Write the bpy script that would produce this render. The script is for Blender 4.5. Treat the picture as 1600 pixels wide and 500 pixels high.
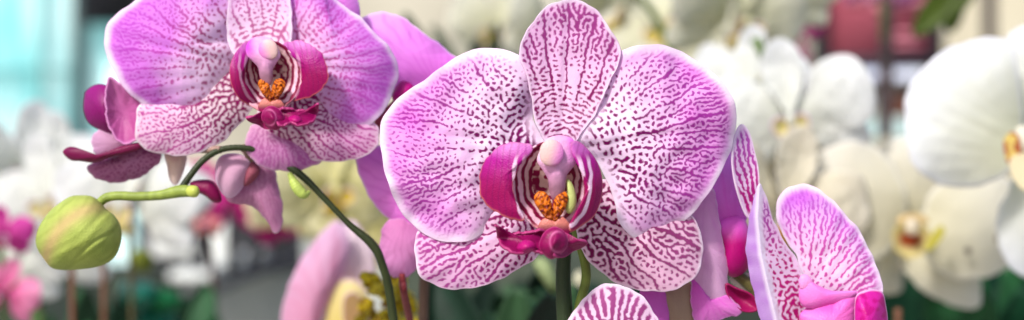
import bpy, math, random
import numpy as np
from mathutils import Vector, Matrix

# ------------------------------------------------------------------ camera, sky, sun
scene = bpy.context.scene
for o in list(bpy.data.objects): bpy.data.objects.remove(o)
C = scene.collection
EYE = 1.20                       # camera height above the floor, metres
SPAN = 0.725                     # frame width per metre of distance
cam = bpy.data.cameras.new("camera"); camo = bpy.data.objects.new("camera", cam); C.objects.link(camo)
cam.sensor_width = 36; cam.lens = 36 / SPAN; cam.clip_start = 0.02; cam.clip_end = 200
camo.location = (0, 0, EYE); camo.rotation_euler = (math.radians(90), 0, 0)
cam.dof.use_dof = True; cam.dof.focus_distance = 0.398; cam.dof.aperture_fstop = 6.3
cam.dof.aperture_blades = 0
scene.camera = camo

world = bpy.data.worlds.new("World"); scene.world = world; world.use_nodes = True
wn = world.node_tree
sky = wn.nodes.new("ShaderNodeTexSky"); sky.sky_type = 'NISHITA'; sky.sun_disc = False
SUN_EL, SUN_AZ = 43, 212          # sun azimuth measured clockwise from +Y
sky.sun_elevation = math.radians(SUN_EL); sky.sun_rotation = math.radians(SUN_AZ)
sky.dust_density = 2.0; sky.ozone_density = 0.6; sky.air_density = 1.0
bg = wn.nodes["Background"]; bg.inputs[1].default_value = 0.105
wn.links.new(sky.outputs[0], bg.inputs[0])
sun = bpy.data.lights.new("sun", 'SUN'); suno = bpy.data.objects.new("sun", sun); C.objects.link(suno)
sun.energy = 2.6; sun.angle = math.radians(8); sun.color = (1.0, 0.955, 0.9)
az, el = math.radians(SUN_AZ), math.radians(SUN_EL)
sdir = Vector((math.sin(az) * math.cos(el), math.cos(az) * math.cos(el), math.sin(el)))
suno.rotation_euler = (-sdir).to_track_quat('-Z', 'Y').to_euler(); suno.location = (0, -1, 4)
scene.view_settings.view_transform = 'Standard'; scene.view_settings.look = 'None'
scene.view_settings.exposure = 0.76; scene.view_settings.gamma = 1.0
scene.render.resolution_x = 1024; scene.render.resolution_y = 320
scene.render.engine = 'CYCLES'
scene.cycles.max_bounces = 10; scene.cycles.diffuse_bounces = 5; scene.cycles.transmission_bounces = 6

# ------------------------------------------------------------------ helpers
def near(d):
    """compress the depth of the flowers just behind the focus plane"""
    return np.interp(d, [0, .40, .50, .60, 99], [0, .40, .448, .60, 99])
def at(px, py, d):
    """pixel of the 1600x500 photograph and a distance in metres -> a point of the place"""
    d = near(d); k = SPAN * d / 1600.0
    return np.stack([(px - 800) * k, np.broadcast_to(d, np.shape(px)) if np.shape(px) else d, EYE + (250 - py) * k], -1)

def lin(c):
    c = np.asarray(c, float) / 255.0
    return np.where(c <= .04045, c / 12.92, ((c + .055) / 1.055) ** 2.4)

def sst(a, b, x):
    t = np.clip((x - a) / (b - a), 0, 1); return t * t * (3 - 2 * t)

def smooth_closed(pts, n):
    P = np.array(pts, float); m = len(P); out = []
    for i in range(m):
        p0, p1, p2, p3 = P[i - 1], P[i], P[(i + 1) % m], P[(i + 2) % m]
        t = np.linspace(0, 1, 16, endpoint=False)[:, None]
        out.append(.5 * ((2 * p1) + (-p0 + p2) * t + (2 * p0 - 5 * p1 + 4 * p2 - p3) * t ** 2 + (-p0 + 3 * p1 - 3 * p2 + p3) * t ** 3))
    Q = np.vstack(out); Q2 = np.vstack([Q, Q[:1]])
    L = np.r_[0, np.cumsum(np.hypot(*np.diff(Q2, axis=0).T))]
    s = np.linspace(0, L[-1], n, endpoint=False)
    return np.c_[np.interp(s, L, Q2[:, 0]), np.interp(s, L, Q2[:, 1])]

def smooth_open(pts, n):
    P = np.array(pts, float); P = np.vstack([2 * P[0] - P[1], P, 2 * P[-1] - P[-2]]); out = []
    for i in range(1, len(P) - 2):
        p0, p1, p2, p3 = P[i - 1], P[i], P[i + 1], P[i + 2]
        t = np.linspace(0, 1, 16, endpoint=False)[:, None]
        out.append(.5 * ((2 * p1) + (-p0 + p2) * t + (2 * p0 - 5 * p1 + 4 * p2 - p3) * t ** 2 + (-p0 + 3 * p1 - 3 * p2 + p3) * t ** 3))
    out.append(P[-2:-1]); Q = np.vstack(out)
    L = np.r_[0, np.cumsum(np.linalg.norm(np.diff(Q, axis=0), axis=1))]
    s = np.linspace(0, L[-1], n)
    return np.stack([np.interp(s, L, Q[:, k]) for k in range(Q.shape[1])], -1)

_lat = np.random.default_rng(7).random((64, 64))
def vnoise(x, y, s=1.0, seed=0):
    """smooth value noise 0..1"""
    x = np.asarray(x) / s + seed * 7.31; y = np.asarray(y) / s + seed * 3.17
    i = np.floor(x).astype(int); j = np.floor(y).astype(int); u = x - i; v = y - j
    u = u * u * (3 - 2 * u); v = v * v * (3 - 2 * v)
    g = lambda a, b: _lat[a % 64, b % 64]
    return (g(i, j) * (1 - u) + g(i + 1, j) * u) * (1 - v) + (g(i, j + 1) * (1 - u) + g(i + 1, j + 1) * u) * v

def turing(x0, x1, y0, y1, step, base, length, seed, prof, wl=(9., 7.), veins=14, veinamp=.5, iters=10, wob=.15):
    """pigment net of a petal: noise sharpened by oriented activator / inhibitor filters"""
    rng = np.random.default_rng(seed)
    nx = int((x1 - x0) / step) + 1; ny = int((y1 - y0) / step) + 1
    X, Y = np.meshgrid(x0 + np.arange(nx) * step, y0 + np.arange(ny) * step)
    dx, dy = X - base[0], Y - base[1]; t = np.hypot(dx, dy) / length; A = np.arctan2(dy, dx)
    FX, FY = np.meshgrid(np.fft.rfftfreq(nx), np.fft.fftfreq(ny))
    def g(th, sp, st):
        c, s = np.cos(th), np.sin(th); fp = FX * c + FY * s; ft = -FX * s + FY * c
        return np.exp(-2 * np.pi ** 2 * (sp * sp * fp * fp + st * st * ft * ft))
    K = 8; banks = []
    for w in wl:
        s = w / step / 5.2; b = []
        for k in range(K):
            th = np.pi * k / K
            k_ = g(th, s * 2.0, s) - g(th, s * 2.6, s * 1.75); b.append(k_ / k_.max())
        k_ = g(0, s, s) - g(0, s * 1.75, s * 1.75); banks.append((b, k_ / k_.max()))
    par = np.interp(t, prof[0], prof[1]); bias = np.interp(t, prof[0], prof[2])
    lw = np.fft.irfft2(np.fft.rfft2(rng.normal(size=(ny, nx))) * g(0, 14 / step, 14 / step), s=(ny, nx)); lw /= lw.std()
    lo = np.fft.irfft2(np.fft.rfft2(rng.normal(size=(ny, nx))) * g(0, 22 / step, 22 / step), s=(ny, nx)); lo /= lo.std()
    AA = A + .03 * lw
    ori = np.where(par >= 0, AA, AA + np.pi / 2) + wob * lw
    q = (ori % np.pi) / np.pi * K
    ws = [np.clip(1 - np.minimum(abs(q - k), K - abs(q - k)), 0, 1) * np.abs(par) for k in range(K)]
    wi = 1 - np.abs(par); sc = sst(.25, .8, t)
    rr = t * length; A3 = A + .018 * lw + .012 * lo
    def rays(n, ph, w0):
        f = (A3 * n / np.pi + ph) % 1.0; return np.exp(-(np.minimum(f, 1 - f) * np.pi / n * rr / w0) ** 2)
    brk = sst(-.9, .3, np.roll(lo, 37, 1))
    ridge = veinamp * (rays(veins, .1, 2.1) * sst(.18, .45, t) + .8 * rays(veins * 2, .27, 1.7) * sst(.5, .75, t) * brk - .12 * sst(.2, .5, t))
    s = rng.normal(size=(ny, nx))
    for it in range(iters):
        F = np.fft.rfft2(s); acc = 0
        for bi, (b, i_) in enumerate(banks):
            wb = (1 - sc) if bi == 0 else sc
            v = wi * np.fft.irfft2(F * i_, s=(ny, nx))
            for k in range(K): v = v + ws[k] * np.fft.irfft2(F * b[k], s=(ny, nx))
            acc = acc + wb * v
        acc = acc / max(acc.std(), 1e-6)
        raw = acc * 1.1 + bias + ridge + .22 * lo + .1 * np.roll(lw, 51, 0)
        s = np.tanh(1.6 * raw)
    p = sst(-.5, .3, raw)
    def sample(px, py):
        fx = np.clip((px - x0) / step, 0, nx - 1.001); fy = np.clip((py - y0) / step, 0, ny - 1.001)
        i = fx.astype(int); j = fy.astype(int); u = fx - i; v = fy - j
        return (p[j, i] * (1 - u) + p[j, i + 1] * u) * (1 - v) + (p[j + 1, i] * (1 - u) + p[j + 1, i + 1] * u) * v
    return sample

def link(name, me, parent, m):
    me.materials.append(m)
    o = bpy.data.objects.new(name, me); C.objects.link(o)
    if parent is not None: o.parent = parent
    return o

ORIGIN = {}
def empty(name, loc, parent=None):
    o = bpy.data.objects.new(name, None); C.objects.link(o)
    o.empty_display_size = .02
    p = Vector(loc); ORIGIN[o.name] = p
    if parent is not None:
        o.parent = parent; o.location = p - ORIGIN[parent.name]
    else: o.location = p
    return o

def tag(o, label=None, cat=None, group=None, kind=None):
    if label: o["label"] = label
    if cat: o["category"] = cat
    if group: o["group"] = group
    if kind: o["kind"] = kind
    return o

def mesh_np(name, V, quads, col, parent, m, smooth=True):
    """V in place coordinates; stored relative to the parent's origin"""
    off = np.array(ORIGIN[parent.name]) if (parent is not None and parent.name in ORIGIN) else np.zeros(3)
    own = V.mean(0) if parent is None else off
    V = V - own
    me = bpy.data.meshes.new(name)
    tri = quads[:, 2] == quads[:, 3]
    cnt = np.where(tri, 3, 4); tot = int(cnt.sum())
    me.vertices.add(len(V)); me.vertices.foreach_set("co", V.astype(np.float32).ravel())
    me.loops.add(tot); me.polygons.add(len(quads))
    mask = np.ones_like(quads, bool); mask[tri, 3] = False
    me.loops.foreach_set("vertex_index", quads[mask].astype(np.int32))
    me.polygons.foreach_set("loop_start", np.r_[0, np.cumsum(cnt)[:-1]].astype(np.int32))
    me.update(calc_edges=True)
    if smooth: me.polygons.foreach_set("use_smooth", np.ones(len(quads), bool))
    if col is not None:
        a = me.color_attributes.new("pigment", 'FLOAT_COLOR', 'POINT')
        a.data.foreach_set("color", np.c_[np.clip(col, 0, 1), np.ones(len(V))].astype(np.float32).ravel())
    me.validate(); me.update()
    o = link(name, me, parent, m)
    if parent is None: o.location = Vector(own)
    if parent is not None and parent.name in ORIGIN: ORIGIN[o.name] = ORIGIN[parent.name]
    elif parent is None: ORIGIN[o.name] = Vector(own)
    return o

def ring_topology(n, k):
    """vertex 0 centre, then k rings of n"""
    a = np.arange(n); b = (a + 1) % n
    q = [np.stack([np.zeros(n, int), 1 + a, 1 + b, 1 + b], -1)]
    for r in range(k - 1):
        q.append(np.stack([1 + r * n + a, 1 + (r + 1) * n + a, 1 + (r + 1) * n + b, 1 + r * n + b], -1))
    return np.vstack(q)

def ring_points(pts, c, n, k, wavy=False):
    O = smooth_closed(pts, n)
    if (np.cross(O - O.mean(0), np.roll(O, -1, 0) - O.mean(0))).sum() < 0: O = O[::-1].copy()
    if wavy and np.ptp(O[:, 0]) > 60:      # small unevenness of a living margin
        s_ = np.arange(n) / n; ph = O[0, 0]
        w = .9 * np.sin(2 * np.pi * 7 * s_ + ph) + .7 * np.sin(2 * np.pi * 13 * s_ + 2 * ph) + .45 * np.sin(2 * np.pi * 23 * s_ + 3 * ph)
        T_ = np.roll(O, -1, 0) - np.roll(O, 1, 0); T_ /= np.linalg.norm(T_, axis=1)[:, None]
        O = O + np.c_[T_[:, 1], -T_[:, 0]] * w[:, None] * .8
    c = np.array(c if c is not None else O.mean(0), float)
    r = np.linspace(0, 1, k + 1)[1:]
    P = np.vstack([c[None], (c + (O - c)[None] * r[:, None, None]).reshape(-1, 2)])
    R = np.r_[0, np.repeat(r, n)]; T = np.r_[0, np.tile(np.linspace(0, 2 * np.pi, n, endpoint=False), k)]
    return P, R, T, c

def pxmap(d0):
    d0 = near(d0)
    def f(P, dz):
        d = d0 + dz / 100.0
        k = SPAN * d / 1600.0
        return np.stack([(P[:, 0] - 800) * k, d, EYE + (250 - P[:, 1]) * k], -1)
    return f
def matmap(M):
    A = np.array(M)
    def f(P, dz):
        Q = np.stack([P[:, 0] / 100, dz / 100, P[:, 1] / 100, np.ones(len(P))], -1)
        return (Q @ A.T)[:, :3]
    return f

def sheet(name, parent, pts, place, m, color, c=None, tilt=(0, 0), bowl=0., ruf=(0, 5, 0), n=200, k=40, warp=None, thick=.05, groove=None, lump=.03):
    """a petal: outline filled with rings, bent by a depth field in cm (away from the camera positive)"""
    P, R, T, c = ring_points(pts, c, n, k, wavy=True)
    unit = 100. if np.ptp(P[:, 0]) > 20 else 2.      # px or cm
    X = (P[:, 0] - c[0]) / unit; Y = (P[:, 1] - c[1]) / unit
    dz = tilt[0] * X + tilt[1] * Y + bowl * R ** 2 + ruf[0] * R ** 3 * np.sin(ruf[1] * T + ruf[2])
    dz = dz + lump * (vnoise(X, Y, .22, len(name) + int(abs(c[0])) % 9) - .5) * 2
    if groove is not None:       # midrib from base point towards a tip
        (bx, by), (tx, ty) = groove[0], groove[1]
        a = np.array([tx - bx, ty - by], float); L = np.hypot(*a); a /= L
        s_ = ((P[:, 0] - bx) * a[0] + (P[:, 1] - by) * a[1]) / L; w_ = ((P[:, 0] - bx) * -a[1] + (P[:, 1] - by) * a[0]) / unit
        dz = dz + groove[2] * np.exp(-(w_ / .07) ** 2) * np.clip(1.1 - s_, 0, 1)
        ang = np.arctan2((P[:, 0] - bx) * -a[1] + (P[:, 1] - by) * a[0], (P[:, 0] - bx) * a[0] + (P[:, 1] - by) * a[1] + .35 * L)
        dz = dz + .012 * np.sin(ang * 46) * sst(.1, .5, s_)
    if warp is not None: dz = dz + warp(P[:, 0], P[:, 1], R, T)
    V = place(P, dz)
    col = color(P[:, 0], P[:, 1], R) if callable(color) else np.tile(lin(color), (len(P), 1))
    o = mesh_np(name, V, ring_topology(n, k), col, parent, m)
    if thick:
        s = o.modifiers.new("thickness", 'SOLIDIFY'); s.thickness = thick / 100.; s.offset = 0; s.use_even_offset = False
    return o

def blob(name, parent, pts, place, m, color, thick=.5, c=None, n=72, k=18, warp=None, tilt=(0, 0), power=.5):
    """a swollen body with the given outline, round in front and behind"""
    P, R, T, c = ring_points(pts, c, n, k)
    R2 = np.sin(R * np.pi / 2)                      # more rings near the rim
    P = c + (P - c) * np.where(R > 0, R2 / np.maximum(R, 1e-9), 1)[:, None]; R = R2
    unit = 100. if np.ptp(P[:, 0]) > 4 else 2.
    X = (P[:, 0] - c[0]) / unit; Y = (P[:, 1] - c[1]) / unit
    base = tilt[0] * X + tilt[1] * Y
    h = thick * np.clip(1 - R ** 2, 0, 1) ** power
    if warp is not None: h = h * (1 + warp(P[:, 0], P[:, 1], R, T))
    Vf = place(P, base - h); Vb = place(P, base + h * .9)
    q = ring_topology(n, k); N = len(P)
    qb = q[:, ::-1] + N
    qb = np.where((q[:, 2] == q[:, 3])[:, None], np.stack([q[:, 0], q[:, 2], q[:, 1], q[:, 1]], -1) + N, qb)
    # weld rims
    rim = np.arange(N - n, N)
    mp = np.arange(2 * N); mp[rim + N] = rim
    Q = mp[np.vstack([q, qb])]
    keep = np.r_[np.arange(N), np.arange(N, 2 * N - n)]
    V = np.vstack([Vf, Vb[:N - n]])
    cf = color(P[:, 0], P[:, 1], R) if callable(color) else np.tile(lin(color), (N, 1))
    return mesh_np(name, V, Q, np.vstack([cf, cf[:N - n]]), parent, m)

def tube(name, parent, path, radii, m, color=(90, 120, 60), n=14, samples=60, world_pts=False):
    """path of (px, py, distance); radii in cm"""
    P = np.array(path, float)
    W = P if world_pts else at(P[:, 0], P[:, 1], P[:, 2])
    S = smooth_open(np.c_[W, np.array(radii, float)[:, None] / 100.], samples)
    W, r = S[:, :3], S[:, 3]
    T = np.gradient(W, axis=0); T /= np.linalg.norm(T, axis=1)[:, None]
    ref = np.array([0.13, 1, .21]); A = np.cross(T, ref); A /= np.linalg.norm(A, axis=1)[:, None]; B = np.cross(T, A)
    a = np.linspace(0, 2 * np.pi, n, endpoint=False)
    V = W[:, None] + r[:, None, None] * (A[:, None] * np.cos(a)[None, :, None] + B[:, None] * np.sin(a)[None, :, None])
    V = V.reshape(-1, 3); q = []
    i = np.arange(n); j = (i + 1) % n
    for s in range(len(W) - 1): q.append(np.stack([s * n + i, s * n + j, (s + 1) * n + j, (s + 1) * n + i], -1))
    V = np.vstack([V, W[:1], W[-1:]]); e = len(V)
    q.append(np.stack([j, i, i * 0 + e - 2, i * 0 + e - 2], -1)); L = (len(W) - 1) * n
    q.append(np.stack([L + i, L + j, i * 0 + e - 1, i * 0 + e - 1], -1))
    c0 = lin(color); nz = vnoise(np.arange(len(V)) / n, V[:, 2] * 100, 2.5, 3)[:, None]
    return mesh_np(name, V, np.vstack(q), c0[None] * (.8 + .4 * nz), parent, m)

def box(name, parent, x0, x1, y0, y1, z0, z1, m, bevel=.0):
    V = np.array([(x, y, z) for x in (x0, x1) for y in (y0, y1) for z in (z0, z1)], float)
    q = np.array([(0, 1, 3, 2), (4, 6, 7, 5), (0, 4, 5, 1), (2, 3, 7, 6), (0, 2, 6, 4), (1, 5, 7, 3)])
    o = mesh_np(name, V, q, None, parent, m, smooth=False)
    if bevel:
        b = o.modifiers.new("bevel", 'BEVEL'); b.width = bevel; b.segments = 2
    return o
def pbox(name, parent, px0, px1, py0, py1, d, dep, m, bevel=.0):
    a = at(px0, py1, d); b = at(px1, py0, d)
    return box(name, parent, a[0], b[0], d, d + dep, a[2], b[2], m, bevel)

# ------------------------------------------------------------------ materials
def petal_mat(name, trans=.42, gloss=.30, rough=.42, grain=.07, bump=.45):
    m = bpy.data.materials.new(name); m.use_nodes = True; nt = m.node_tree; N = nt.nodes; L = nt.links
    N.clear(); out = N.new("ShaderNodeOutputMaterial")
    a = N.new("ShaderNodeAttribute"); a.attribute_name = "pigment"
    tc = N.new("ShaderNodeTexCoord")
    nz = N.new("ShaderNodeTexNoise"); nz.inputs["Scale"].default_value = 260; nz.inputs["Detail"].default_value = 3
    L.new(tc.outputs["Object"], nz.inputs["Vector"])
    mr = N.new("ShaderNodeMapRange"); mr.inputs[3].default_value = 1 - grain; mr.inputs[4].default_value = 1 + grain
    L.new(nz.outputs[0], mr.inputs[0])
    mx = N.new("ShaderNodeVectorMath"); mx.operation = 'SCALE'
    L.new(a.outputs["Color"], mx.inputs[0]); L.new(mr.outputs[0], mx.inputs["Scale"])
    cell = N.new("ShaderNodeTexVoronoi"); cell.inputs["Scale"].default_value = 2200
    L.new(tc.outputs["Object"], cell.inputs["Vector"])
    bp = N.new("ShaderNodeBump"); bp.inputs["Strength"].default_value = bump; bp.inputs["Distance"].default_value = .0002
    L.new(cell.outputs["Distance"], bp.inputs["Height"])
    p = N.new("ShaderNodeBsdfPrincipled"); p.inputs["Roughness"].default_value = rough
    p.inputs["Specular IOR Level"].default_value = gloss
    p.inputs["Sheen Weight"].default_value = .0
    t = N.new("ShaderNodeBsdfTranslucent")
    L.new(mx.outputs[0], p.inputs["Base Color"]); L.new(mx.outputs[0], t.inputs["Color"])
    L.new(bp.outputs[0], p.inputs["Normal"])
    s = N.new("ShaderNodeMixShader"); s.inputs[0].default_value = trans
    L.new(p.outputs[0], s.inputs[1]); L.new(t.outputs[0], s.inputs[2]); L.new(s.outputs[0], out.inputs[0])
    return m
def surf_mat(name, c1, c2, scale=8., rough=.6, metal=0., stretch=(1, 1, 1), bump=.2, trans=0., emit=0., spec=.4):
    m = bpy.data.materials.new(name); m.use_nodes = True; nt = m.node_tree; N = nt.nodes; L = nt.links
    p = N["Principled BSDF"]; tc = N.new("ShaderNodeTexCoord"); mp = N.new("ShaderNodeMapping"); mp.inputs["Scale"].default_value = stretch
    nz = N.new("ShaderNodeTexNoise"); nz.inputs["Scale"].default_value = scale; nz.inputs["Detail"].default_value = 5
    L.new(tc.outputs["Object"], mp.inputs[0]); L.new(mp.outputs[0], nz.inputs["Vector"])
    r = N.new("ShaderNodeValToRGB"); r.color_ramp.elements[0].position = .35; r.color_ramp.elements[1].position = .66
    r.color_ramp.elements[0].color = (*lin(c1), 1); r.color_ramp.elements[1].color = (*lin(c2), 1)
    L.new(nz.outputs[0], r.inputs[0]); L.new(r.outputs[0], p.inputs["Base Color"])
    b = N.new("ShaderNodeBump"); b.inputs["Strength"].default_value = bump; b.inputs["Distance"].default_value = .002
    L.new(nz.outputs[0], b.inputs["Height"]); L.new(b.outputs[0], p.inputs["Normal"])
    p.inputs["Roughness"].default_value = rough; p.inputs["Metallic"].default_value = metal; p.inputs["Specular IOR Level"].default_value = spec
    if emit:
        L.new(r.outputs[0], p.inputs["Emission Color"]); p.inputs["Emission Strength"].default_value = emit
    if trans:
        t = N.new("ShaderNodeBsdfTranslucent"); L.new(r.outputs[0], t.inputs[0]); s = N.new("ShaderNodeMixShader"); s.inputs[0].default_value = trans
        L.new(p.outputs[0], s.inputs[1]); L.new(t.outputs[0], s.inputs[2]); L.new(s.outputs[0], N["Material Output"].inputs[0])
    return m
PETAL = petal_mat("petal_tissue", gloss=.2, rough=.5, trans=.38)
LIP = petal_mat("lip_tissue", trans=.15, gloss=.28, rough=.42)
GREEN = petal_mat("stem_tissue", trans=.0, gloss=.28, rough=.45, grain=.25)
LEAF = petal_mat("leaf_tissue", trans=.1, gloss=.2, rough=.5, grain=.2)

# ------------------------------------------------------------------ pigment recipes
TISSUE = lin((250, 224, 249)); RIMC = lin((246, 236, 247)); LILAC = lin((232, 130, 226)); VIOLET = lin((166, 8, 158))
CRIM = lin((126, 0, 96)); MAG = lin((178, 10, 140))
def netted(pts, base, length, seed, prof, wl=(8.6, 6.4), veins=14, veinamp=.45, step=1.3, wash=.5, tissue=TISSUE,
           dark=CRIM, outer=VIOLET, washc=LILAC, strength=1., rim=.09, wob=.15, fade=(.80, .985), washr=(.33, .88), iters=10):
    P = np.array(pts, float); x0, y0 = P.min(0) - 12; x1, y1 = P.max(0) + 12
    sm = turing(x0, x1, y0, y1, step, base, length, seed, prof, wl, veins, veinamp, iters, wob)
    def f(X, Y, R):
        t = np.hypot(X - base[0], Y - base[1]) / length
        p = sm(X + 3.4 * (vnoise(X, Y, 4.2, seed + 3) - .5), Y + 3.4 * (vnoise(X, Y, 4.2, seed + 5) - .5)) * strength
        p = p * (1 - sst(fade[0], fade[1], R + .05 * (vnoise(X, Y, 9, seed) - .5)))
        w = wash * sst(washr[0], washr[1], t) * (1 - .75 * sst(.86, .98, R)) * (.7 + .6 * vnoise(X, Y, 34, seed))
        w = np.clip(w, 0, 1)[:, None]
        base_c = tissue[None] * (1 - w) + washc[None] * w
        e = (sst(1 - rim * 1.4, 1 - rim * .1, R + .04 * (vnoise(X, Y, 14, seed + 1) - .5)) * (.3 + .5 * vnoise(X, Y, 26, seed + 4)))[:, None]
        base_c = base_c * (1 - e) + RIMC[None] * e
        h = sst(.35, .9, t)[:, None]
        pc = dark[None] * (1 - h) + outer[None] * h
        p = np.clip(p, 0, 1)[:, None] * (1 - .1 * h)
        return base_c * (1 - p) + pc * p
    return f
def washed(c0, c1, base, length, seed=1, veins=30, amp=.25, rimc=(245, 215, 245), rim=.92, vein_c=None):
    """plain petal: colour runs from base to tip with faint veins"""
    c0, c1, rc = lin(c0), lin(c1), lin(rimc); vc = lin(vein_c) if vein_c else c0
    def f(X, Y, R):
        dx, dy = X - base[0], Y - base[1]; t = np.clip(np.hypot(dx, dy) / length, 0, 1)[:, None]
        a = np.arctan2(dy, dx) + .12 * (vnoise(X / length, Y / length, .12, seed) - .5)
        v = (np.clip(np.cos(a * veins * 2), 0, 1) ** 2 * amp * (.4 + .9 * vnoise(X / length, Y / length, .1, seed + 2)))[:, None]
        c = c0 * (1 - t) + c1 * t
        c = c * (1 - v) + vc * v
        e = sst(rim, 1, R)[:, None]
        return c * (1 - e) + rc * e
    return f

# petal field profiles along the petal: distance, alignment (-1 across .. 1 along the veins), bias
PF_LAT = ([0, .2, .36, .55, .75, 1.], [-.5, -.25, .0, .0, .25, .6], [-.1, -.35, -.86, -.82, -.42, -.3])
PF_DOR = ([0, .2, .42, .6, .8, 1.], [-.85, -.7, -.45, -.1, .15, .4], [.05, .0, -.25, -.45, -.4, -.3])
PF_LOW = ([0, .25, .5, .75, 1.], [-.2, .0, .0, .1, .35], [.3, .05, -.35, -.4, -.3])
PF_SMALL = ([0, .15, .5, 1], [-.3, .2, .5, .8], [.0, -.2, -.25, -.1])

# ------------------------------------------------------------------ the place behind the flowers
M_WALL = surf_mat("plaster", (150, 146, 132), (186, 181, 166), 1.6, .85)
M_FLOOR = surf_mat("concrete", (120, 118, 112), (150, 148, 140), 2.5, .8)
M_PANE = surf_mat("daylit_glass", (116, 190, 192), (218, 240, 238), 3.2, .2, stretch=(2.2, 1, .6), emit=.5)
M_FRAME = surf_mat("dark_frame", (48, 66, 70), (70, 90, 92), 6, .5)
M_DARK = surf_mat("dark_metal", (30, 32, 38), (52, 54, 62), 8, .45, .3)
M_RED = surf_mat("red_board", (166, 80, 98), (182, 94, 110), 3, .55)
M_PALE = surf_mat("pale_board", (205, 208, 205), (232, 234, 230), 4, .6)
M_WOOD = surf_mat("stake_wood", (92, 58, 42), (126, 84, 60), 30, .7, stretch=(1, 1, .15))
M_BROWN = surf_mat("dark_stake", (46, 36, 40), (66, 52, 52), 30, .6, stretch=(1, 1, .15))
M_BEIGE = surf_mat("beige_panel", (180, 172, 150), (206, 200, 178), 3, .8)
M_TEAL = surf_mat("teal_wrap", (0, 96, 80), (30, 150, 120), 40, .3, bump=.6)

def struct(o, kind="structure"): o["kind"] = kind; return o
struct(box("floor", None, -6, 6, -3, 9, -.1, 0, M_FLOOR))
bw = tag(box("back_wall", None, -1.09, 5, 4.2, 4.35, 0.002, 2.9, M_WALL), "beige grey plaster wall far behind the orchids", "wall")
# window on the left
k = SPAN * 4.1 / 1600
win = empty("window", at(60, 250, 4.15)); tag(win, "tall bright turquoise glass window with dark frame at far left", "window")
pbox("pane", win, -560, 112, -400, 560, 4.24, .01, M_PANE)
pbox("pane", win, 126, 236, 38, 560, 4.24, .01, M_PANE)
pbox("mullion", win, 112, 126, -400, 560, 4.16, .08, M_FRAME, .004)
pbox("glazing_bar", win, 60, 65, -400, 560, 4.20, .03, surf_mat("pale_bar", (120, 190, 190), (150, 205, 200), 4, .5))
pbox("blind", win, 127, 236, -400, 36, 4.14, .05, M_DARK)
pbox("glazing_bar", win, -560, 111, 108, 112, 4.20, .03, bpy.data.materials["pale_bar"])
tag(pbox("dark_panel", None, 236, 430, -400, 62, 4.05, .06, M_DARK), "black panel on the wall above the left bloom", "panel")

# red signboard with its stand
sg = empty("signboard", at(1380, 60, 2.3)); tag(sg, "red signboard in a dark grey frame behind the white orchids", "signboard")
pbox("board", sg, 1292, 1462, -150, 90, 2.31, .015, M_RED)
pbox("frame", sg, 1278, 1294, -160, 106, 2.29, .05, M_DARK, .003)
pbox("frame", sg, 1460, 1476, -160, 106, 2.29, .05, M_DARK, .003)
pbox("frame", sg, 1294, 1460, 88, 106, 2.29, .05, M_DARK, .003)
for (a, b, c_, e) in ((1322, 1352, -8, 4), (1366, 1400, 2, 13), (1402, 1446, -4, 6), (1400, 1440, 50, 56), (1396, 1446, 66, 71)):
    pbox("pale_mark", sg, a, b, c_, e, 2.305, .003, bpy.data.materials.get("faded_print") or surf_mat("faded_print", (214, 130, 150), (224, 150, 165), 8, .6))
rk = empty("display_rack", at(1380, 160, 2.5)); tag(rk, "dark rack with white shelf edges under the red signboard", "rack")
pbox("light_strip", rk, 1322, 1442, 107, 122, 2.42, .03, surf_mat("lit_strip", (200, 205, 240), (235, 238, 250), 9, .4, emit=.8), .003)
pbox("shelf", rk, 1330, 1440, 146, 166, 2.45, .3, M_PALE, .003)
pbox("rail", rk, 1318, 1450, 125, 137, 2.43, .32, M_DARK, .003)
pbox("upright", rk, 1336, 1346, 137, 560, 2.42, .03, M_DARK)
pbox("upright", rk, 1424, 1434, 137, 560, 2.42, .03, M_DARK)
pbox("box", rk, 1392, 1424, 148, 180, 2.40, .03, surf_mat("orange_box", (150, 84, 60), (176, 104, 80), 8, .6))
pbox("panel", rk, 1348, 1372, 185, 215, 2.44, .02, M_PANE)  # glowing glass, here and next, standing in for daylit windows beyond the rack
pbox("panel", rk, 1392, 1424, 184, 214, 2.44, .02, M_PANE)
tag(pbox("beige_board", None, 1478, 1900, -500, 560, 3.2, .05, M_BEIGE), "pale beige wall board behind the big white bloom", "board")
tag(pbox("post", None, 1546, 1557, -500, 560, 2.6, .04, M_BROWN), "thin dark post before the beige board", "post")
tag(pbox("counter", None, 960, 1276, 150, 700, 2.9, .5, M_DARK), "dark counter behind the cream orchids", "counter")

# left: cart with pale trays
ct = empty("display_cart", at(330, 500, 1.7)); tag(ct, "dark metal cart with pale trays below the hanging mauve bloom", "cart")
pbox("tray", ct, 262, 330, 424, 440, 1.7, .5, M_PALE, .004)
pbox("tray", ct, 236, 312, 366, 402, 1.9, .05, M_PALE, .004)
pbox("tray", ct, 318, 356, 350, 410, 1.9, .05, M_PALE, .004)
pbox("panel", ct, 236, 300, 300, 352, 1.95, .03, surf_mat("grey_teal", (110, 142, 140), (140, 166, 162), 6, .5))
for a, b in ((300, 316), (352, 366), (384, 398), (430, 440)):
    pbox("upright", ct, a, b, 270, 430, 1.72, .04, M_DARK, .003)
pbox("back_panel", ct, 214, 470, 290, 424, 2.1, .03, surf_mat("shade_grey", (54, 56, 62), (96, 92, 96), 12, .6))
V = []
tube("rail", ct, [(262, 474, 1.6), (350, 446, 1.62), (470, 398, 1.66)], [.55, .55, .55], M_DARK, (40, 42, 48))
tag(pbox("bench", None, 240, 600, 418, 900, 2.2, .8, surf_mat("bench_top", (176, 180, 172), (206, 208, 200), 5, .7), .01), "pale grey bench top behind the yellow flowers", "bench")
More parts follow.
